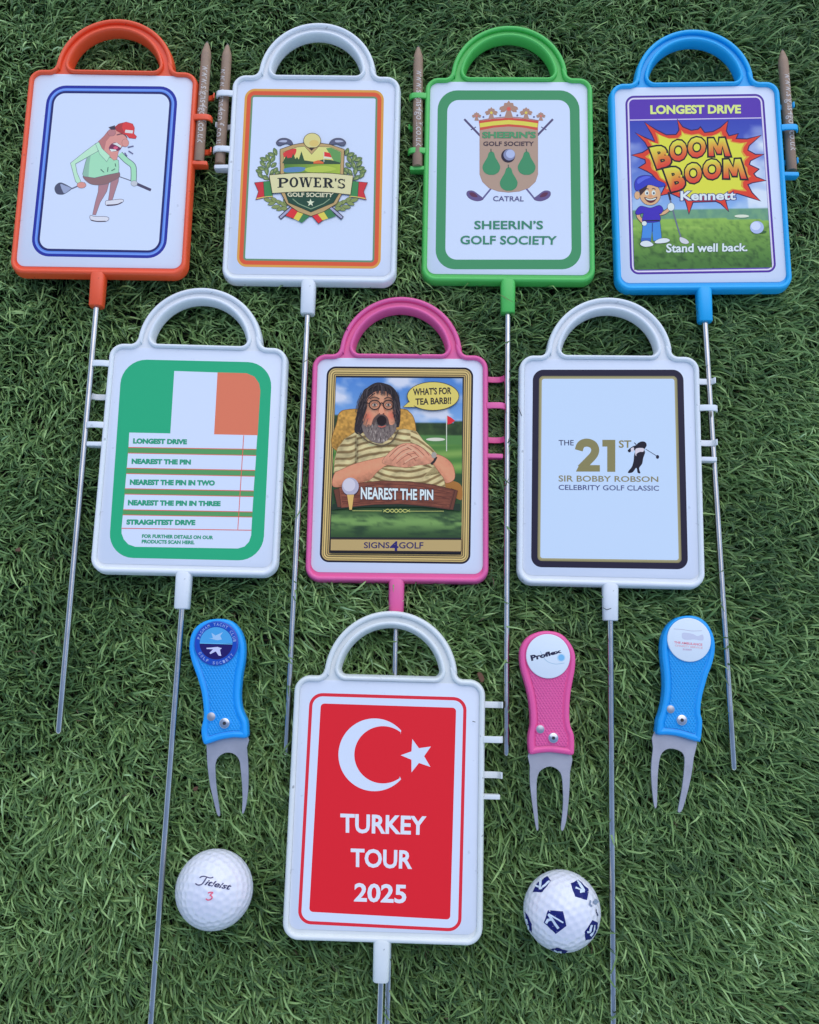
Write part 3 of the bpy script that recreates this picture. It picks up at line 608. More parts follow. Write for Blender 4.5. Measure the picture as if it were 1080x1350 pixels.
P.stroke(q(62, 318, 66, 356, 104, 396), 30*s, BK); P.stroke(q(62, 318, 66, 356, 104, 396), 23*s, SK2); P.stroke(q(215, 335, 250, 325, 282, 300), 28*s, BK); P.stroke(q(215, 335, 250, 325, 282, 300), 21*s, SK2)
P.poly(q(98, 385, 216, 382, 222, 440, 230, 522, 170, 526, 162, 440, 150, 538, 84, 538, 92, 460), (64, 132, 224), False, BK, 5*s); P.stroke(q(164, 400, 163, 460), 8*s, (38, 70, 150)); P.poly(q(84, 505, 152, 505, 150, 538, 84, 538), (50, 96, 190))
P.poly(q(78, 280, 150, 292, 214, 274, 240, 305, 222, 334, 212, 330, 214, 386, 98, 390, 100, 330, 60, 340, 44, 322), (58, 44, 184), True, BK, 5*s); P.stroke(q(98, 384, 214, 381), 9*s, (30, 26, 50))
P.ell(*q.e(106, 402, 17, 16), (222, 228, 245), out=BK, ow=3*s); P.ell(*q.e(296, 284, 24, 28), (222, 228, 245), out=BK, ow=3*s)
P.poly(q(78, 552, 90, 532, 130, 526, 168, 548, 160, 562, 110, 568), (208, 218, 240), True, BK, 4*s); P.poly(q(180, 534, 215, 512, 262, 508, 288, 522, 262, 538, 200, 544), (208, 218, 240), True, BK, 4*s)
P.done('boy_golfer_print', 'cartoon boy in a blue cap holding a golf club'); P.ell(*q.e(925, 462, 52, 12), (52, 92, 56)); P.ell(*q.e(908, 430, 49, 45), (158, 178, 236)); P.ell(*q.e(900, 420, 34, 30), (190, 206, 250)); P.ell(*q.e(800, 350, 52, 11), (206, 216, 214))
P.done('ball_print')

# ---- sign 5: flag and contest list
P = Print(SURF[4], SIGN[4][1]); q = Z(100, 370, 300/920); s = q.s; GN = (36, 160, 128); RD = (208, 96, 92)
P.rr(q(187, 317, 795, 331, 756, 1133, 131, 1119), 100*s, GN)
P.poly(q(398, 365, 573, 371, 559, 626, 382, 620), W_); P.poly(q(573, 371, 690, 374, 722, 388, 741, 415, 746, 445, 735, 626, 559, 622), (208, 116, 98))
P.done('flag_print', 'green, white and orange flag with rounded corners')
P.poly(q(216, 614, 734, 625, 710, 1010, 185, 1000), (78, 146, 100))
rows = [(216, 614, 734, 625, 730, 681, 213, 673), (211, 698, 729, 708, 725, 766, 206, 757), (204, 781, 723, 792, 719, 849, 199, 840), (198, 864, 718, 874, 714, 934, 192, 925), (190, 948, 713, 957, 710, 1008, 185, 1000)]
P.poly(q(185, 999, 710, 1008, 709, 1030, 700, 1056, 682, 1075, 655, 1083, 240, 1076, 212, 1066, 194, 1046, 185, 1022), W_)
for k, r in enumerate(rows):
    P.poly(q(*r), W_); P.stroke(q(r[6], r[7]+1, r[4], r[5]+1), 3.2*s, RD)
    if k: P.stroke(q(r[0], r[1]-1, r[2], r[3]-1), 3*s, RD)
P.stroke(q(679, 625, 655, 1006), 3*s, RD)
P.done('list_print', 'five white ruled rows with thin red lines')
TC = (44, 146, 126)
for t, a in (('LONGEST DRIVE', (232, 637, 450, 641, 449, 662, 231, 659)), ('NEAREST THE PIN', (226, 719, 466, 723, 465, 744, 225, 741)), ('NEAREST THE PIN IN TWO', (219, 803, 563, 807, 562, 829, 218, 826)), ('NEAREST THE PIN IN THREE', (211, 886, 586, 891, 585, 912, 210, 909)), ('STRAIGHTEST DRIVE', (205, 965, 484, 967, 483, 989, 204, 987))):
    P.text(t, q(*a), TC, .065)
P.text('FOR FURTHER DETAILS ON OUR', q(268, 1025, 556, 1031, 555, 1046, 267, 1040), TC, .045); P.text('PRODUCTS SCAN HERE.', q(267, 1047, 480, 1051, 480, 1066, 266, 1062), TC, .045)
P.done('lettering_print')

# ---- sign 6: man in armchair
P = Print(SURF[5], SIGN[5][1]); q = Z(390, 380, 290/910); s = q.s
c4 = q(129, 323, 735, 328, 722, 1141, 98, 1133); GD = (182, 164, 114)
for ins, c in ((0, (28, 24, 44)), (8, GD), (13, (96, 80, 60)), (15.5, (198, 180, 128)), (22, (70, 58, 48)), (25, GD), (31, (52, 44, 44)), (34, (176, 156, 110)), (38, (30, 34, 50))): P.rr(c4, 38*s, c, ins*s)
P.done('gold_border_print')
q6 = q; a6 = Z(430, 480, 200/1080); b6 = Z(420, 600, 210/1080)
PC = q(167, 369, 690, 373, 686, 1032, 144, 1030)
def manfn(u, v):
    if v < .24+.05*vnoise(u*7+1, 1)+(.0 if u > .3 else -.04):
        cl = fbm(u*4+3, v*9+1)-.05+.1*v; return mix(mix((70, 122, 208), (120, 164, 226), v*3), (190, 202, 238), (cl-.48)*5)
    if v < .36: return mix((30, 48, 34), (62, 88, 52), fbm(u*28, v*40)*1.3-.2)
    if v < .60: return mix((70, 118, 60), (116, 154, 84), .5+.5*math.sin(v*75+u*4)) if v > .42 else (74, 122, 70)
    t = (v-.8)/.2; c = mix((44, 74, 48), (110, 150, 92), math.exp(-((v-.9)/.055)**2)); return mix(c, (40, 66, 48), (fbm(u*9, v*48)-.42)*3.2)
P.pic(PC, 64, 88, manfn)
P.stroke(a6(858, 372, 858, 620), 6*a6.s, (190, 200, 200)); P.poly(a6(862, 366, 890, 380, 918, 402, 890, 424, 864, 430), (206, 40, 58)); P.ell(*a6.e(780, 536, 68, 12), (196, 200, 200))
P.done('landscape_print')
s = a6.s; rm = random.Random(4)
def A6(x, y): return (x-430)/a6.s, (y-480)/a6.s
def tone(c, k): return tuple(max(4, min(255, v*k)) for v in c)
CH = a6(78, 620, 82, 400, 100, 345, 150, 325, 300, 318, 540, 320, 595, 345, 625, 390, 640, 480, 640, 620)
P.poly(CH, (168, 128, 66), True, (104, 74, 44), 7*s)
P.shade(CH, lambda x, y: tone((176, 136, 70), .78+.5*fbm(A6(x, y)[0]/16, A6(x, y)[1]/16, 2)-.15*max(0, A6(x, y)[1]-450)/100), 1.0)
P.poly(b6(860, 180, 930, 180, 972, 215, 972, 300, 930, 290, 850, 240), (152, 106, 56), True)
SHT = a6(55, 770, 62, 680, 82, 600, 130, 535, 215, 480, 300, 500, 400, 560, 500, 470, 560, 462, 645, 480, 690, 540, 745, 590, 800, 650, 880, 700, 905, 760, 700, 800) + b6(800, 60, 850, 150, 860, 215, 620, 210, 340, 215, 250, 150, 120, 120)
P.poly(SHT, (176, 164, 128), False, (104, 92, 72), 4*s)
def shirt(x, y):
    X, Y = A6(x, y)
    if X < 215: ph_ = Y+.35*X+14*math.sin(X/40)
    elif X > 600 and Y < 720: ph_ = Y-.75*X+12*math.sin(X/50)
    elif Y > 740: ph_ = Y+.0011*(X-560)**2
    else: ph_ = Y-.0008*(X-400)**2+.10*X
    ph_ += 14*(fbm(X/60, Y/60, 2)-.5); st = .5+.5*math.sin(ph_*2*math.pi/47)
    c = mix((192, 182, 146), (124, 106, 76), (st-.55)*4); f_ = fbm(X/55+9, Y/38, 3)
    k = .72+.52*f_
    if 205 < X < 232 and Y > 520: k *= .78
    if Y > 980-.0: k *= .85
    return tone(c, k)
P.shade(SHT, shirt, .8, False)
SKN = (206, 142, 120)
def skin(ax, ay, bx, by, wd):
    def f(x, y):
        X, Y = A6(x, y); dx, dy = bx-ax, by-ay; t = max(0, min(1, ((X-ax)*dx+(Y-ay)*dy)/(dx*dx+dy*dy))); px_, py_ = ax+dx*t, ay+dy*t
        d = ((X-px_)*(-dy)+(Y-py_)*dx)/math.hypot(dx, dy)/wd
        return tone(SKN, 1.06-.28*max(0, d)-.1*max(0, -d)+.16*(fbm(X/14, Y/14, 2)-.5))
    return f
AR = b6(104, 215, 106, 130, 150, 100, 260, 55, 440, 12, 560, -10, 620, 30, 560, 62, 470, 66, 400, 112, 345, 168, 250, 195)
P.poly(AR, (186, 124, 104), True, (112, 70, 62), 4*s); P.shade(AR, skin(120, 800, 470, 690, 75), .8)
AL = b6(755, 20, 800, -5, 870, 25, 915, 80, 922, 160, 868, 190, 845, 150, 800, 90)
P.poly(AL, (182, 122, 104), True, (112, 70, 62), 4*s); P.shade(AL, skin(790, 690, 890, 820, 60), .8)
s = a6.s
HD = a6(400, 700, 440, 640, 500, 590, 560, 564, 640, 572, 705, 612, 762, 668, 750, 705, 640, 722, 560, 735, 470, 722)
P.poly(HD, (196, 136, 118), True, (122, 78, 70), 4*s); P.shade(HD, lambda x, y: tone((210, 150, 132), 1.0+.3*(fbm(A6(x, y)[0]/22, A6(x, y)[1]/22, 2)-.5)-.16*max(0, (A6(x, y)[1]-650)/80)), .8)
for a in ((450, 660, 510, 600, 572, 572), (470, 690, 540, 622, 612, 596), (500, 706, 570, 652, 640, 632), (545, 716, 600, 682, 650, 664), (560, 585, 610, 612, 660, 660), (600, 576, 650, 602, 700, 650), (640, 574, 690, 600, 735, 650), (560, 630, 600, 650, 640, 690)): P.stroke(a6(*a), 5*s, (146, 94, 84))
for a in ((485, 645, 535, 600, 590, 582), (505, 676, 570, 630, 625, 612), (590, 590, 640, 618, 690, 665), (560, 700, 610, 668, 650, 655)): P.stroke(a6(*a), 11*s, (222, 168, 150))
P.stroke(a6(748, 712, 770, 690, 785, 660), 17*s, (44, 40, 46)); P.ell(*a6.e(768, 648, 18, 22), (150, 150, 154))
HR = a6(203, 478, 210, 400, 230, 300, 244, 232, 282, 178, 330, 142, 372, 130, 420, 138, 470, 160, 512, 215, 528, 285, 530, 370, 520, 440, 490, 452, 300, 470, 240, 500)
P.poly(HR, (44, 40, 50), True)
FC = a6(262, 400, 272, 320, 292, 250, 335, 205, 380, 190, 430, 196, 468, 225, 486, 290, 500, 390, 490, 470, 440, 530, 380, 560, 320, 545, 275, 480)
P.poly(FC, (196, 134, 114), True)
def face(x, y):
    X, Y = A6(x, y); c = (206, 148, 128); k = 1.0-.5*max(0, abs(X-385)/115-.55)-.25*max(0, (230-Y)/60)
    r = math.exp(-((X-300)**2/900+(Y-375)**2/1100))+math.exp(-((X-465)**2/600+(Y-365)**2/900))+.6*math.exp(-((X-395)**2/500+(Y-330)**2/900))
    c = mix(c, (212, 104, 92), min(.7, r*.7)); k += .16*math.exp(-((X-385)**2/3000+(Y-225)**2/500)); return tone(c, k+.14*(fbm(X/13, Y/13, 2)-.5))
P.shade(FC, face, .7)
BD = a6(256, 425, 288, 446, 325, 430, 345, 388, 390, 354, 430, 378, 448, 425, 478, 432, 500, 400, 495, 470, 445, 532, 385, 565, 315, 545, 268, 490)
P.poly(BD, (112, 104, 110), True)
for k in range(150):
    tx = rm.uniform(262, 496); ty = rm.uniform(425, 545)
    if abs(tx-385)/125+max(0, ty-440)/150 > 1 or (340 < tx < 440 and ty < 428): continue
    c = rm.choice([(156, 150, 156), (98, 90, 96), (180, 174, 182), (70, 62, 70), (128, 122, 128)]) if abs(tx-385) < 70 else rm.choice([(110, 100, 104), (84, 74, 80), (136, 126, 130)])
    P.stroke(a6(tx, ty, tx+(tx-385)*.06+rm.uniform(-5, 5), ty+rm.uniform(14, 26)), 3.4*s, c)
for k in range(90):
    t = rm.uniform(0, 1); sd_ = rm.choice((-1, 1))
    if sd_ < 0: x0_ = rm.uniform(212, 285); y0_ = rm.uniform(190, 400); pts = (x0_+18, y0_, x0_+4, y0_+35, x0_-6+rm.uniform(-8, 8), y0_+75)
    else: x0_ = rm.uniform(478, 522); y0_ = rm.uniform(190, 370); pts = (x0_-12, y0_, x0_, y0_+30, x0_+2+rm.uniform(-6, 6), y0_+66)
    P.stroke(a6(*pts), 3.2*s, rm.choice([(30, 26, 34), (62, 56, 66), (84, 78, 88), (50, 44, 52)]))
for k in range(40):
    x0_ = rm.uniform(262, 490); P.stroke(a6(380+(x0_-380)*.35, 140+abs(x0_-380)*.1, x0_, 160+abs(x0_-380)*.22, x0_+(x0_-380)*.12, 205+abs(x0_-380)*.32+rm.uniform(-8, 10)), 4.2*s, rm.choice([(32, 28, 36), (58, 52, 62), (76, 70, 80), (44, 40, 48)]))
P.stroke(a6(334, 428, 348, 388, 388, 358, 430, 384, 442, 430), 17*s, (82, 68, 72)); P.poly(a6(362, 396, 378, 372, 398, 366, 422, 378, 430, 402, 420, 426, 392, 434, 370, 424), (28, 18, 24), True); P.stroke(a6(372, 440, 396, 448, 424, 438), 8*s, (176, 96, 92))
P.poly(a6(374, 340, 386, 300, 402, 300, 414, 336, 412, 354, 376, 356), (222, 150, 130), True); P.ell(*a6.e(380, 352, 5, 4), (90, 44, 44)); P.ell(*a6.e(408, 352, 5, 4), (90, 44, 44))
for ex, w_ in ((346, 1), (444, .95)):
    P.stroke([(a6.e(ex, 290, 1, 1)[0]+39*s*w_*math.cos(2*math.pi*k/20)*(1-.08*math.sin(2*math.pi*k/20)), a6.e(ex, 290, 1, 1)[1]+33*s*math.sin(2*math.pi*k/20)) for k in range(21)], 8*s, (30, 28, 36), False)
    P.poly(a6(ex-20, 291, ex-8, 281, ex+8, 281, ex+20, 291, ex+6, 299, ex-8, 299), (170, 158, 156), True); P.ell(*a6.e(ex, 290, 8, 9), (52, 56, 66)); P.stroke(a6(ex-22, 289, ex-8, 278, ex+10, 278, ex+22, 289), 5*s, (110, 66, 62))
P.stroke(a6(384, 282, 396, 276, 407, 282), 8*s, (32, 30, 38)); P.stroke(a6(306, 280, 272, 272), 7*s, (32, 30, 38)); P.stroke(a6(312, 246, 345, 234, 380, 248), 8*s, (72, 56, 56)); P.stroke(a6(414, 248, 442, 236, 474, 250), 8*s, (72, 56, 56))
P.stroke(a6(300, 245, 330, 218, 350, 205), 7*s, (40, 36, 46)); P.stroke(a6(430, 196, 462, 216, 480, 260), 9*s, (40, 36, 46))
P.stroke(a6(225, 486, 300, 552, 395, 582), 10*s, (88, 78, 66)); P.stroke(a6(395, 582, 470, 550, 514, 470), 10*s, (88, 78, 66))
P.done('man_print', 'bearded man in dark glasses and striped polo shirt sitting in an armchair')
P.poly(a6(550, 305, 600, 262, 650, 305), (214, 196, 112), False, (48, 42, 46), 8*s); P.ell(*a6.e(762, 228, 182, 99), (214, 196, 112), 40, out=(48, 42, 46), ow=9*s); P.poly(a6(575, 295, 605, 262, 645, 296), (214, 196, 112))
P.text("WHAT'S FOR", a6(618, 172, 892, 163, 892, 213, 620, 224), (38, 34, 44), .03); P.text('TEA BARB!!', a6(636, 244, 890, 234, 890, 283, 637, 292), (38, 34, 44), .03)
P.done('speech_bubble_print')
q = b6; s = q.s
P.poly(q(86, 372, 300, 352, 700, 350, 965, 380, 960, 330, 100, 330), (32, 50, 42))
P.poly(q(104, 236, 150, 222, 165, 350, 130, 352), (96, 58, 50), False, (50, 30, 32), 5*s); P.poly(q(942, 242, 900, 228, 880, 366, 912, 370), (96, 58, 50), False, (50, 30, 32), 5*s)
P.poly(q(140, 222, 280, 190, 420, 176, 620, 180, 780, 202, 925, 238, 888, 368, 760, 348, 560, 330, 380, 334, 155, 356), None, cfn=lambda x, y: mix((124, 74, 62), (92, 54, 48), (x-440)/150), out=(54, 32, 34), ow=6*s)
P.shade(q(146, 228, 280, 196, 420, 182, 620, 186, 780, 208, 918, 242, 884, 360, 760, 342, 560, 324, 380, 328, 158, 350), lambda x, y: mix((136, 82, 68), (84, 46, 42), fbm(x*.09, y*1.1, 3)*1.5-.25), .8, False)
for a in ((170, 235, 420, 200, 640, 205, 890, 255), (165, 330, 400, 306, 620, 306, 870, 340), (700, 260, 800, 275, 890, 300), (160, 290, 220, 285, 280, 286)): P.stroke(q(*a), 4*s, (84, 46, 42))
P.text('NEAREST THE PIN', q(287, 216, 778, 234, 778, 306, 287, 300), (212, 224, 246), .03, outline=((36, 36, 60), .04))
P.ell(*q.e(218, 222, 58, 58), (60, 44, 56)); P.ell(*q.e(216, 212, 57, 60), (164, 166, 200)); P.ell(*q.e(208, 202, 42, 44), (190, 192, 222)); P.poly(q(194, 268, 240, 268, 226, 370, 210, 370), (206, 172, 108), False, (90, 64, 50), 3*s)
P.stroke(q(230, 377, 430, 378), 3.5*s, (176, 184, 116)); P.stroke(q(620, 380, 850, 380), 3.5*s, (176, 184, 116)); P.stroke(q(440, 385, 470, 366, 500, 388, 527, 366, 555, 388, 585, 368, 620, 385), 5*s, (176, 184, 116)); P.stroke(q(440, 370, 470, 388, 500, 366, 527, 390, 555, 366, 585, 388, 620, 370), 5*s, (176, 184, 116))
P.done('plank_banner_print', 'brown wooden plank banner with golf ball on a tee')
P.poly(q(82, 566, 972, 570, 970, 655, 80, 650), (64, 54, 46)); P.poly(q(84, 572, 968, 576, 966, 652, 82, 645), None, cfn=lambda x, y: mix((214, 200, 160), (170, 152, 112), abs(x-525)/85)); P.poly(q(80, 652, 968, 656, 968, 668, 80, 664), (28, 28, 40))
P.text('SIGNS', q(308, 590, 482, 590, 482, 632, 308, 632), (48, 44, 98), .02); P.text('4', q(484, 584, 542, 584, 542, 650, 484, 650), (40, 36, 112), .03); P.text('GOLF', q(546, 590, 712, 590, 710, 635, 546, 633), (48, 44, 98), .02)
P.done('nameplate_print')

# ---- sign 7: 21st classic
P = Print(SURF[6], SIGN[6][1]); q = Z(660, 380, 1/3); s = q.s
c4 = q(128, 322, 723, 322, 742, 1112, 121, 1103); P.rr(c4, 42*s, (34, 32, 58)); P.rr(c4, 42*s, (130, 128, 100), 25*s); P.rr(c4, 42*s, (150, 148, 120), 30*s); P.rr(c4, 46*s, (180, 206, 252), 36*s); P.done('border_print')
q = Z(725, 565, 160/1080); s = q.s; OL7 = (126, 124, 92); NV = (48, 50, 92)
P.text('THE', q(78, 102, 213, 102, 213, 150, 80, 150), NV, .01)
P.stroke(q(258, 194, 272, 152, 300, 130, 342, 126, 385, 145, 404, 186, 392, 232, 350, 280, 275, 356), 72*s, OL7); P.poly(q(232, 383, 262, 325, 446, 325, 446, 383), OL7); P.poly(q(468, 100, 583, 100, 583, 385, 511, 385, 511, 160, 468, 160), OL7)
P.text('ST', q(614, 104, 726, 104, 724, 172, 614, 172), OL7, .02); P.text('SIR BOBBY ROBSON', q(78, 416, 966, 426, 966, 476, 78, 472), (128, 126, 104), .016); P.text('CELEBRITY GOLF CLASSIC', q(78, 500, 972, 508, 972, 554, 78, 546), (70, 78, 132), .012)
P.done('lettering_print')
P.poly(q(786, 128, 820, 114, 852, 122, 862, 152, 842, 186, 848, 215, 832, 262, 822, 312, 796, 352, 806, 396, 782, 392, 776, 360, 766, 352, 738, 388, 702, 396, 698, 382, 730, 340, 745, 290, 750, 240, 758, 200, 738, 186, 712, 212, 694, 194, 735, 160, 768, 148), (28, 26, 44), True)
P.poly(q(764, 182, 800, 172, 838, 178, 832, 205, 800, 208, 772, 225, 770, 245, 760, 225), (206, 200, 228), True); P.poly(q(722, 178, 748, 168, 745, 200, 728, 205), (200, 200, 228), True)
P.stroke(q(852, 182, 952, 244), 5*s, (52, 50, 80)); P.ell(*q.e(959, 252, 14, 17), (36, 34, 58)); P.stroke(q(752, 125, 775, 150), 8*s, (60, 58, 86)); P.done('golfer_silhouette_print')

# ---- sign 8: crescent and star
P = Print(SURF[7], SIGN[7][1]); q = Z(350, 790, 320/771); s = q.s; RED = (204, 34, 52)
c4 = q(141, 297, 640, 312, 622, 1057, 102, 1031); P.rr(c4, 42*s, (204, 44, 66)); P.rr(c4, 42*s, W_, 10.5*s); P.rr(q(176, 331, 606, 345, 587, 1018, 139, 993), 12*s, RED); P.done('red_panel_print')
q8 = Z(420, 905, 200/1080); tipA = (585, 342); tipB = (577, 642)
o = [(398+256*math.cos(math.radians(t)), 487-259*math.sin(math.radians(t))) for t in range(42, 319, 4)]
i_ = [(459+204*math.cos(math.radians(t)), 487-204*math.sin(math.radians(t))) for t in range(308, 51, -4)]
P.poly(q8(*[v for p_ in [tipA]+o+[tipB]+i_ for v in p_]), W_)
P.poly(q8(668, 375, 715, 440, 800, 428, 752, 497, 797, 573, 715, 545, 662, 612, 662, 522, 585, 490, 662, 463), W_); P.done('crescent_and_star_print')
for t, a in (('TURKEY', (238, 681, 512, 690, 510, 750, 238, 742)), ('TOUR', (271, 791, 468, 798, 466, 858, 271, 851)), ('2025', (283, 901, 449, 907, 447, 967, 281, 961))): P.text(t, q(*a), (200, 214, 250), .028)
P.done('lettering_print')

# ------------------------------------------------------------------ pencils
wood = mat('pencil_wood', alb((138, 120, 114)), .6, bump=.25, bscale=500, var=.2, vscale=120)
lead = mat('pencil_lead', (.11, .09, .085), .5, var=.1)
PEN = [((273.3, 54.5), (262.1, 214), 13.5-4.5, 'brown pencil standing in the clips of the orange sign', 4),
       ((300.2, 57.5), (290, 216.5), 10.4-4.5, 'brown pencil held by white hooks left of the crest sign', -6),
       ((551.6, 60.5), (550.5, 220), 6.8-3.6, 'brown pencil held by green hooks left of the green sign', 3),
       ((1031.4, 65), (1044, 225.5), 11.1-4.5, 'brown pencil held by the clips of the blue sign', 2)]
for (a, b, z, lab, dx) in PEN:
    A = px_plane(*a, z-1.0); B = px_plane(*b, z); d = (A-B); L = d.length; ang = math.atan2(d.y, d.x)-math.pi/2
    M = Matrix.Translation(B*MM) @ Matrix.Rotation(ang, 4, 'Z') @ Matrix.Rotation(math.asin(-1.0/L), 4, 'X')
    root = empty('pencil', M, lab, 'pencil', 'pencils clipped to the signs')
    link('shaft', loft_y('shaft', [(0, 3.1, 3.1, 0, 0, 2), (.3, 3.3, 3.3, 0, 0, 2), (L*.5, 3.3, 3.3, 0, 0, 2), (L-11, 3.3, 3.3, 0, 0, 2), (L-8, 3.0, 3.0, 0, 0, 2), (L-4, 1.9, 1.9, 0, 0, 2), (L-1.6, 1.05, 1.05, 0, 0, 2)], wood, 32), root)
    link('lead_tip', loft_y('lead_tip', [(L-1.8, 1.0, 1.0, 0, 0, 2), (L-.6, .7, .7, 0, 0, 2), (L, .3, .3, 0, 0, 2)], lead, 12), root)
    # white lettering wrapped on the shaft, reading from the tip down
    vs, fs = glyph('www.signs4golf.co.uk', .012, 0, 1.05); X = [v[0] for v in vs]; Lt = 57.0 if dx > 0 else 60.0; k = Lt/(max(X)-min(X)); th0 = math.radians(78 if dx > 0 else 112)
    out = []
    for vx, vy in vs:
        yy = L-20-(vx-min(X))*k*1.0; h_ = (vy-.25)*k*1.15
        out.append((3.5*math.cos(th0-h_/3.5), yy, 3.5*math.sin(th0-h_/3.5)))
    me = bpy.data.meshes.new('lettering'); me.from_pydata([tuple(c*MM for c in v) for v in out], [], fs); ca = me.color_attributes.new('Ink', 'FLOAT_COLOR', 'POINT')
    ca.data.foreach_set('color', np.array([(*alb((176, 178, 196)), 1)]*len(out), dtype=np.float32).ravel()); me.materials.append(pm); link('lettering', me, root)
    n_ = Vector((-d.y, d.x, 0)).normalized()*3.3; FOOT.append(([(B+n_)[:2], (B-n_)[:2], (A-n_*.6)[:2], (A+n_*.6)[:2]], z-3.0))

# ------------------------------------------------------------------ divot tools
def knurl(name, col):
    m = mat(name, col, .4, spec=.5); n = m.node_tree.nodes; l = m.node_tree.links; tc = n.new('ShaderNodeTexCoord'); hs = []
    for an in (32, -32):
        mp = n.new('ShaderNodeMapping'); mp.inputs['Rotation'].default_value[2] = math.radians(an); w1 = n.new('ShaderNodeTexWave'); w1.inputs['Scale'].default_value = 210; w1.wave_profile = 'SIN'
        l.new(tc.outputs['Object'], mp.inputs[0]); l.new(mp.outputs[0], w1.inputs['Vector']); hs.append(w1)
    mx = n.new('ShaderNodeMath'); mx.operation = 'MAXIMUM'; l.new(hs[0].outputs['Fac'], mx.inputs[0]); l.new(hs[1].outputs['Fac'], mx.inputs[1])
    bp = n.new('ShaderNodeBump'); bp.inputs['Strength'].default_value = .9; bp.inputs['Distance'].default_value = .0004; l.new(mx.outputs[0], bp.inputs['Height']); l.new(bp.outputs[0], n['Principled BSDF'].inputs['Normal'])
    return m
navy = mat('screw_recess', (.03, .03, .035), .5, .3)
chrome = mat('polished_screw', (.62, .62, .64), .18, 1)
TOOLS = [
 dict(z=(230, 790, 120/540), col=(0, 142, 250), lab='blue divot tool with navy and sky blue duck ball marker, left of the crescent sign',
  o=(265, 115, 335, 128, 385, 180, 410, 245, 416, 310, 410, 380, 397, 450, 390, 520, 388, 590, 397, 650, 415, 695, 428, 725, 432, 770, 426, 822, 350, 822, 270, 835, 200, 858, 178, 862, 166, 845, 157, 800, 158, 760, 168, 715, 171, 670, 165, 600, 155, 540, 135, 470, 110, 400, 92, 340, 85, 280, 97, 210, 132, 158, 190, 125),
  f=(190, 800, 190, 870, 193, 960, 200, 1030, 212, 1110, 230, 1190, 250, 1268, 260, 1287, 269, 1286, 270, 1262, 258, 1180, 248, 1100, 243, 1020, 243, 985, 252, 950, 275, 925, 308, 911, 345, 915, 372, 935, 387, 965, 391, 1000, 397, 1060, 402, 1130, 403, 1200, 400, 1262, 404, 1273, 412, 1268, 426, 1220, 437, 1140, 440, 1050, 437, 960, 430, 880, 428, 800), mk=(250, 262, 130), bt=(218, 697, 27), scw=(298, 736, 34)),
 dict(z=(660, 810, 130/585), col=(226, 84, 172), lab='pink divot tool with a white Proflex ball marker',
  o=(275, 97, 350, 110, 400, 150, 435, 205, 447, 260, 443, 330, 430, 400, 418, 470, 412, 550, 412, 620, 420, 670, 435, 705, 440, 740, 440, 800, 432, 835, 380, 830, 300, 820, 230, 825, 180, 832, 170, 800, 167, 740, 172, 700, 180, 660, 180, 600, 174, 530, 162, 460, 143, 390, 124, 320, 117, 260, 122, 200, 152, 145, 205, 110),
  f=(178, 795, 174, 900, 173, 980, 180, 1060, 190, 1140, 202, 1220, 212, 1274, 220, 1284, 226, 1272, 223, 1200, 217, 1120, 215, 1030, 218, 975, 232, 935, 262, 912, 295, 903, 330, 915, 355, 940, 366, 980, 370, 1050, 371, 1120, 365, 1200, 358, 1268, 364, 1284, 375, 1279, 390, 1230, 402, 1140, 410, 1040, 413, 940, 413, 795), mk=(282, 248, 130), bt=(236, 682, 26), scw=(313, 733, 33)),
 dict(z=(840, 800, 140/675), col=(0, 142, 246), lab='blue divot tool with a white ball marker, right of the pink tool',
  o=(340, 55, 400, 68, 450, 106, 485, 168, 500, 235, 497, 300, 480, 370, 457, 430, 437, 500, 421, 560, 411, 620, 409, 680, 419, 720, 418, 780, 409, 850, 398, 860, 340, 845, 270, 825, 200, 815, 133, 812, 132, 760, 136, 720, 153, 670, 167, 610, 176, 540, 177, 470, 172, 400, 163, 320, 161, 250, 171, 180, 208, 110, 266, 66),
  f=(118, 780, 102, 900, 93, 980, 90, 1050, 95, 1150, 105, 1240, 112, 1276, 120, 1282, 128, 1262, 130, 1200, 132, 1100, 138, 1020, 150, 950, 175, 915, 210, 902, 250, 908, 285, 925, 302, 960, 300, 1030, 292, 1110, 278, 1200, 261, 1288, 263, 1306, 275, 1308, 292, 1285, 320, 1190, 345, 1080, 362, 960, 370, 800), mk=(330, 210, 138), bt=(214, 652, 27), scw=(284, 720, 37))]
def ccw(p): return p if area(p) > 0 else p[::-1]
def slab(name, P_, prof, m, sharp=40):
    """solid from a CCW outline: profile of (inset, z) from bottom rim to top, capped both ends"""
    n = len(P_); vs = []; fs = []
    for d, z in prof: vs += [(x, y, z) for x, y in offs(P_, d)]
    for k in range(len(prof)-1): fs += [(k*n+i, k*n+(i+1) % n, (k+1)*n+(i+1) % n, (k+1)*n+i) for i in range(n)]
    t = tess([[v[:2] for v in vs[-n:]]]); b = (len(prof)-1)*n; fs += [tuple(b+i for i in f) for f in t]
    t = tess([[v[:2] for v in vs[:n]]]); fs += [tuple(reversed(f)) for f in t]
    return mesh(name, vs, fs, m, sharp=sharp)
def disc(cx, cy, r, n=40): return [(cx+r*math.cos(2*math.pi*i/n), cy+r*math.sin(2*math.pi*i/n)) for i in range(n)]
white_disc = mat('marker_enamel', alb((188, 210, 250)), .3, coat=.3)
TOP = 13.0
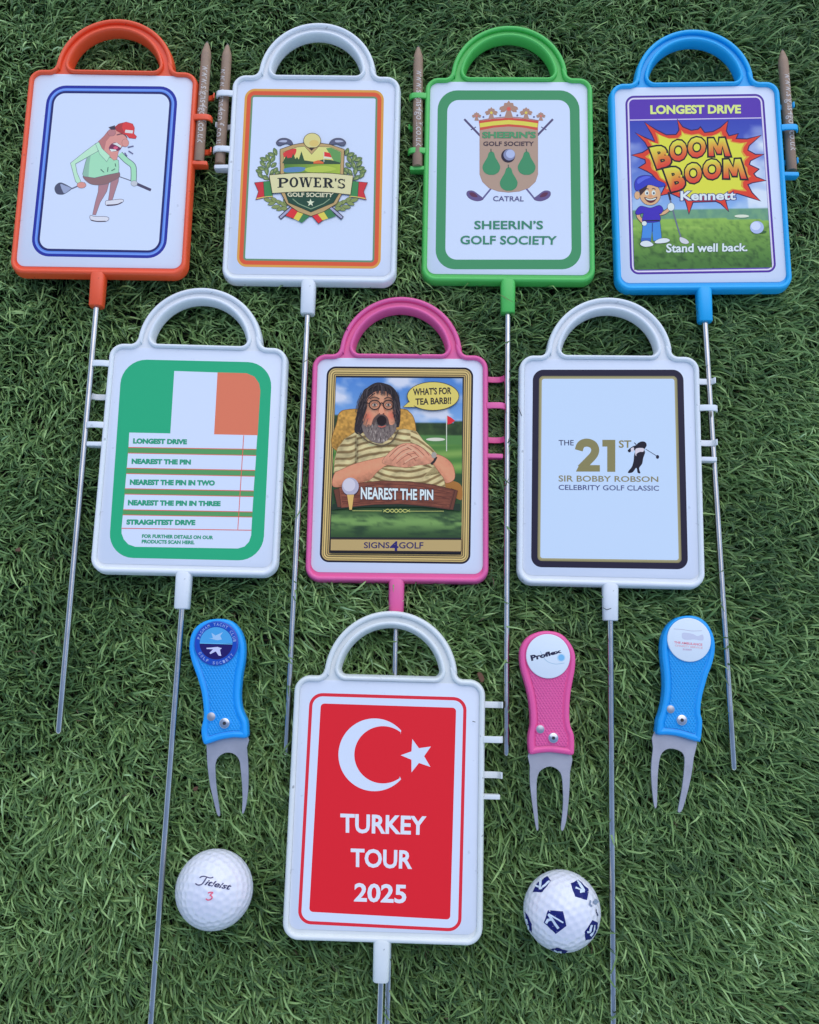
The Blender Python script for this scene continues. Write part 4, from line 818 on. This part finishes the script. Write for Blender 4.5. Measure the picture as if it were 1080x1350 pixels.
for ti, T in enumerate(TOOLS):
    q = Z(*T['z']); c0 = px_plane(*q(T['mk'][0], T['mk'][1]+300)[0], TOP); c0 = Vector((c0.x, c0.y, 0))
    M = Matrix.Translation(c0*MM); root = empty('divot_tool', M, T['lab'], 'divot tool', 'divot repair tools on the turf')
    def L(pts, z): return [tuple((px_plane(u, v, z)-c0)[:2]) for u, v in pts]
    o = ccw(L(smooth_closed(q(*T['o']), 3), TOP)); m = mat('tool_plastic_%d' % ti, alb(T['col']), .38, bump=.04); mk = knurl('knurled_grip_%d' % ti, alb(T['col']))
    link('grip', slab('grip', o, [(1.2, TOP-9.5), (.3, TOP-9), (0, TOP-8), (0, TOP-4.6), (.25, TOP-4.4), (.25, TOP-4.1), (0, TOP-3.9), (0, TOP-1.6), (.25, TOP-.8), (.8, TOP-.25), (1.5, TOP-.05), (2.2, TOP), (2.7, TOP-.15), (3.1, TOP-.6), (3.3, TOP-.75)], m), root)
    # knurled pad between marker and bottom edge
    pad = [p_ for p_ in offs(o, 3.9) if min(math.hypot(p_[0]-v[0], p_[1]-v[1]) for v in o) > 3.72]; link('knurled_pad', slab('knurled_pad', pad, [(0, TOP-.8), (.1, TOP-.4), (.5, TOP-.28)], mk), root)
    FOOT.append(([(c0.x+x, c0.y+y) for x, y in offs(o, -.6)], TOP-9.5))
    F = ccw(L(smooth_closed(q(*T['f']), 2), TOP-5)); link('fork', slab('fork', F, [(.15, TOP-6.6), (0, TOP-6.4), (0, TOP-5.2), (.18, TOP-5)], steel_f), root)
    FOOT.append(([(c0.x+x, c0.y+y) for x, y in F], TOP-6.8))
    cx, cy, r = T['mk']; ctr = L(q(cx, cy), TOP)[0]; ex = L(q(cx+r, cy), TOP)[0]; R = abs(ex[0]-ctr[0])
    link('marker_ring', slab('marker_ring', disc(*ctr, R+.55, 48), [(0, TOP-1), (0, TOP-.15), (.15, TOP-.02), (.4, TOP-.02)], mat('marker_seat_%d' % ti, tuple(c*.8 for c in alb(T['col'])), .5)), root)
    bm_ = link('ball_marker', slab('ball_marker', disc(*ctr, R, 48), [(0, TOP-1), (0, TOP+.35), (.12, TOP+.5), (.35, TOP+.55)], white_disc if ti else mat('marker_enamel_blue', alb((24, 62, 186)), .3, coat=.3)), root)
    for nm, (bx, by, br), mm in (('release_button', T['bt'], steel_f), ('screw', T['scw'], chrome)):
        c_ = L(q(bx, by), TOP)[0]; e_ = L(q(bx+br, by), TOP)[0]; rr_ = abs(e_[0]-c_[0])*.92
        link(nm+'_seat', slab(nm+'_seat', disc(*c_, rr_+.55, 24), [(0, TOP-.6), (0, TOP-.05), (.2, TOP)], m), root)
        ob = link(nm, slab(nm, disc(*c_, rr_, 28), [(0, TOP-.6), (0, TOP+.5), (.25, TOP+.8), (.6, TOP+.9)] if nm == 'screw' else [(0, TOP-.6), (0, TOP+.2), (.2, TOP+.35)], mm), root)
        if nm == 'screw': link('socket_recess', slab('socket_recess', disc(*c_, rr_*.36, 6), [(0, TOP+.7), (0, TOP+.93)], navy), ob)
    def surf(u, v, dz, c0=c0):
        p_ = px_plane(u, v, TOP+.58+dz)-c0; return (p_.x, p_.y, TOP+.58+dz)
    P = Print(surf, bm_)
    if ti == 0:
        q = Z(245, 805, 90/1080); s = q.s
        P.ell(*q.e(485, 520, 318, 338), (20, 70, 190), 48); P.ell(*q.e(480, 515, 262, 258), (28, 24, 104), 48)
        P.poly([(x, y) for x, y in q(*[v for t in range(180, 361, 6) for v in (480+260*math.cos(math.radians(t)), 518+256*math.sin(math.radians(t)))])], (64, 150, 232))
        P.stroke(q(222, 515, 738, 530), 12*s, (90, 176, 246))
        P.poly(q(365, 435, 430, 438, 405, 350, 470, 395, 590, 340, 545, 400, 572, 455, 500, 470, 430, 455), (140, 182, 244)); P.poly(q(325, 590, 400, 585, 500, 575, 572, 595, 540, 620, 562, 718, 520, 712, 475, 645, 390, 688, 375, 670, 430, 612, 330, 608), (176, 190, 250))
        for st, a0, a1, rad, fl_ in (('PAGHAM YACHT CLUB', 196, 352, 290, 1), ('GOLF SOCIETY', 150, 36, 300, -1)):
            for k, ch in enumerate(st):
                if ch == ' ': continue
                t = math.radians(a0+(a1-a0)*k/(len(st)-1)); px_, py_ = 485+rad*math.cos(t), 518+rad*1.04*math.sin(t); ux, uy = math.cos(t)*fl_, math.sin(t)*fl_; rx, ry = -uy, ux; h, ww = 24, 17
                P.text(ch, q(px_+ux*h-rx*ww, py_+uy*h-ry*ww, px_+ux*h+rx*ww, py_+uy*h+ry*ww, px_-ux*h+rx*ww, py_-uy*h+ry*ww, px_-ux*h-rx*ww, py_-uy*h-ry*ww), (130, 158, 235), .02)
        P.done('duck_emblem_print')
    elif ti == 1:
        q = Z(685, 825, 90/1080); s = q.s
        P.stroke(q(330, 400, 380, 500, 450, 570, 560, 605, 640, 600, 715, 588), 8*s, (140, 180, 226)); P.ell(*q.e(660, 505, 66, 62), (160, 198, 246)); P.ell(*q.e(662, 505, 48, 50), (106, 172, 240))
        P.text('Proflex', q(168, 468, 655, 368, 672, 424, 190, 560), (34, 36, 74), .05); P.done('lettering_print')
    else:
        q = Z(865, 805, 90/1080); s = q.s
        P.stroke(q(280, 290, 420, 300, 560, 322, 730, 318), 7*s, (164, 168, 208)); P.poly(q(415, 360, 480, 350, 590, 372, 660, 405, 740, 380, 742, 470, 600, 455, 500, 462, 420, 440), (176, 190, 236), True)
        P.text('THE AMBULANCE', q(288, 482, 735, 522, 733, 560, 286, 518), (216, 130, 168), .03); P.text('CHARITY SERVICE', q(300, 536, 740, 576, 738, 606, 300, 566), (226, 176, 208), .02); P.text('SUSSEX', q(425, 598, 572, 608, 572, 634, 424, 626), (176, 150, 200), .02)
        P.done('lettering_print')

# ------------------------------------------------------------------ golf balls
ball_m = mat('golf_ball_cover', alb((192, 206, 250)), .28, coat=.4, var=.03, vscale=60)
BR = 21.33
ga = math.pi*(3-math.sqrt(5)); ND = 336
k = np.arange(ND)+.5; ph = np.arccos(1-2*k/ND); th = ga*k; DC = np.stack([np.cos(th)*np.sin(ph), np.sin(th)*np.sin(ph), np.cos(ph)], 1)
def dimple(Pn):
    d = np.full(len(Pn), 2.0)
    for c in range(0, len(Pn), 4000): d[c:c+4000] = np.arccos(np.clip((Pn[c:c+4000] @ DC.T).max(1), -1, 1))
    r = 1.86/BR; return -.36*np.clip(1-(d/r)**2, 0, 1)**.8
bm = bmesh.new(); bmesh.ops.create_icosphere(bm, subdivisions=6, radius=1.0); ico = np.array([v.co[:] for v in bm.verts]); icof = [tuple(v.index for v in f.verts) for f in bm.faces]; bm.free()
rotm = [Matrix.Rotation(.5, 3, 'X') @ Matrix.Rotation(.3, 3, 'Y'), Matrix.Rotation(1.1, 3, 'X') @ Matrix.Rotation(-.6, 3, 'Z')]
def ball(c, lab, R3):
    R3 = np.array(R3); P_ = ico @ R3.T; r = BR+dimple(P_ @ R3)
    me = bpy.data.meshes.new('cover'); me.from_pydata([tuple(v) for v in (P_*r[:, None])*MM], [], icof); me.materials.append(ball_m); me.shade_smooth()
    root = empty('golf_ball', Matrix.Translation(Vector(c)*MM), lab, 'golf ball'); cov = link('cover', me, root); C0 = Vector(c)
    def surf(u, v, dz):
        O, D = px_ray(u, v); D = D.normalized(); o_ = O-C0; b = o_.dot(D); cc = o_.dot(o_)-BR*BR; disc_ = b*b-cc
        t = -b-math.sqrt(disc_) if disc_ > 0 else -b
        p_ = (o_+D*t).normalized(); dd = dimple(np.array([p_[:]]) @ R3)[0]; p_ = p_*(BR+dd+.07+dz); return tuple(p_)
    circ = [(C0.x+(BR-7)*math.cos(t), C0.y+(BR-7)*math.sin(t)) for t in np.linspace(0, 6.28, 24, endpoint=False)]
    FOOT.append((circ, C0.z-BR+2)); return cov, surf
def subdiv_print(P_, pts, col, n=7):
    """fine triangle fan so ink follows the curved cover"""
    pts = dedupe(pts); fine = []
    for i in range(len(pts)):
        a, b = pts[i], pts[(i+1) % len(pts)]
        for k in range(n): fine.append((a[0]+(b[0]-a[0])*k/n, a[1]+(b[1]-a[1])*k/n))
    cx = sum(p[0] for p in pts)/len(pts); cy = sum(p[1] for p in pts)/len(pts); V = []; F = []; m_ = len(fine)
    for r in range(n): V += [(cx+(x-cx)*(n-r)/n, cy+(y-cy)*(n-r)/n) for x, y in fine]
    V.append((cx, cy))
    for r in range(n-1): F += [(r*m_+i, r*m_+(i+1) % m_, (r+1)*m_+(i+1) % m_, (r+1)*m_+i) for i in range(m_)]
    F += [((n-1)*m_+i, (n-1)*m_+(i+1) % m_, n*m_) for i in range(m_)]
    P_._add(V, F, col)
cov, surf = ball((-107.64, -116.5, 13.1), 'white golf ball with black script name and a red 3, lower left', rotm[0])
P = Print(surf, cov, .01); P.k = 10; q = Z(210, 1100, 140/1080); s = q.s; BKI = (72, 74, 118)
for a, wd in (((412, 442, 440, 428, 480, 432, 520, 444, 550, 436), 11), ((484, 436, 462, 470, 430, 508, 395, 516, 368, 500), 12)):
    P.stroke(q(*a), wd*s, BKI)
P.text('itleist', q(478, 458, 740, 506, 728, 568, 458, 516), (52, 54, 100), .02, shear=.35)
for a in ((495, 598, 520, 590, 548, 592), (548, 592, 518, 620, 532, 628, 538, 645, 520, 664, 495, 668, 474, 655)): P.stroke(q(*a), 13*s, (216, 100, 146))
P.done('lettering_print')
cov, surf = ball((85.907, -126.89, 12.2), 'white golf ball with navy arrow pentagons, lower right', rotm[1])
P = Print(surf, cov, .01); q = Z(670, 1130, 140/1080); s = q.s; NVY = (22, 30, 112)
for a in ((405, 540, 560, 552, 594, 702, 484, 782, 363, 668), (636, 268, 718, 226, 824, 330, 802, 437, 682, 402), (398, 188, 436, 240, 348, 356, 250, 356, 290, 268), (858, 640, 914, 668, 905, 742, 852, 836, 788, 850, 780, 765), (166, 558, 192, 580, 240, 690, 240, 772, 196, 712), (420, 938, 500, 925, 618, 958, 580, 978, 500, 978)):
    subdiv_print(P, q(*a), NVY)
P.done('pentagon_print')
WB = (178, 202, 250); P.k = 22
def dense(a, wd, c=WB):
    pts = q(*a); out = []
    for i in range(len(pts)-1):
        for k in range(6): out.append((pts[i][0]+(pts[i+1][0]-pts[i][0])*k/6, pts[i][1]+(pts[i+1][1]-pts[i][1])*k/6))
    P.stroke(out+[pts[-1]], wd*s, c, False)
for a, wd in (((412, 580, 512, 728), 26), ((412, 578, 562, 668), 15), ((388, 672, 405, 640, 450, 632), 26), ((705, 240, 775, 345), 22), ((775, 345, 685, 312), 18), ((778, 345, 730, 355), 26), ((300, 295, 350, 320), 16), ((335, 220, 325, 330), 22), ((350, 310, 425, 245), 20), ((350, 322, 280, 290), 18), ((850, 690, 830, 760, 800, 760), 20), ((880, 690, 868, 760, 835, 800), 16), ((185, 630, 205, 680), 16), ((205, 690, 215, 740), 12), ((470, 940, 500, 962, 545, 965), 16)): dense(a, wd)
dense((835, 440, 828, 480, 850, 505), 14, (110, 130, 176)); dense((870, 440, 905, 470), 44, (118, 140, 186)); dense((893, 530, 908, 600), 10, (40, 48, 110))
P.done('arrow_print')

# ------------------------------------------------------------------ small debris
brown = mat('dry_leaf', (.16, .07, .035), .8, var=.3)
def flake(u, v, r, lab, seed):
    rnd = random.Random(seed); c = px_plane(u, v, 2); n = 9; pts = []
    for i in range(n):
        t = 2*math.pi*i/n; k = rnd.uniform(.6, 1.1)*r; pts.append((k*math.cos(t)*1.4, k*math.sin(t)))
    me = slab('leaf_flake', pts, [(.1, -.3), (0, 0), (.3, .3)], brown); o = link('leaf_flake', me); o.location = c*MM; o.rotation_euler = (.2, .3, rnd.uniform(0, 3)); tag(o, lab, 'leaf flake')
flake(258, 1040, 1.4, 'tiny brown leaf flake between the rod and the prongs of the left blue tool', 1)
flake(634, 893, 2.4, 'small brown leaf flake in the grass at the top right corner of the crescent sign', 2)
flake(24, 725, 1.6, 'tiny tan leaf flake near the left edge of the photo', 3)
fib = mat('dark_fibre', (.015, .03, .015), .7)
def fibre(i, pts, lab):
    Pp = []
    Mi = SIGN[i][2].inverted()
    f = mk_surf(SIGN[i][2], .3)
    c = [Vector(f(u, v, 0)) for u, v in pts]; c = [SIGN[i][2] @ (p_*MM) / MM for p_ in c]; vs = []; fs = []
    for k, p_ in enumerate(c):
        d = (c[min(k+1, len(c)-1)]-c[max(k-1, 0)]).normalized(); n_ = Vector((-d.y, d.x, 0))*.2
        vs += [tuple(p_-n_), tuple(p_+n_), tuple(p_+Vector((0, 0, .25)))]
    for k in range(len(c)-1):
        b = 3*k; fs += [(b, b+2, b+5, b+3), (b+2, b+1, b+4, b+5), (b+1, b, b+3, b+4)]
    tag(link('grass_fibre', mesh('grass_fibre', vs, fs, fib)), lab, 'grass fibre', 'loose dark grass fibres on the signs')
fibre(6, [(683, 536), (685, 541), (688, 548)], 'dark curved fibre on the left rim of the thick black bordered sign')
fibre(6, [(795, 801), (800, 804), (806, 802)], 'dark fibre lying on the socket of the thick black bordered sign')
fibre(5, [(551, 464.5), (553, 467), (556, 467.5)], 'dark fibre on the top rim of the pink sign')
fibre(5, [(454, 431), (456, 434), (459, 435)], 'dark fibre on the left side of the pink handle')
fibre(7, [(623, 951), (627, 952)], 'dark speck of fibre on the right rim of the crescent sign')

# ------------------------------------------------------------------ grass last: it is pressed down under everything laid on it
g0 = grass(-345, 345, -262, 520, 200000, 21, True)
tag(link('artificial_grass', g0), 'short dark green artificial grass with bent blades under all the golf items', 'grass', kind='stuff')
g1 = grass(-345, 345, -391, 391, 80000, 77, False); n_ = 0
for ix in (-1, 0, 1):
    for iy in (-1, 0, 1):
        if ix or iy:
            o = link('artificial_grass', g1); o.location = (ix*.69, .129+iy*.782, -.001); tag(o, 'artificial grass around the laid out golf items', 'grass', kind='stuff')
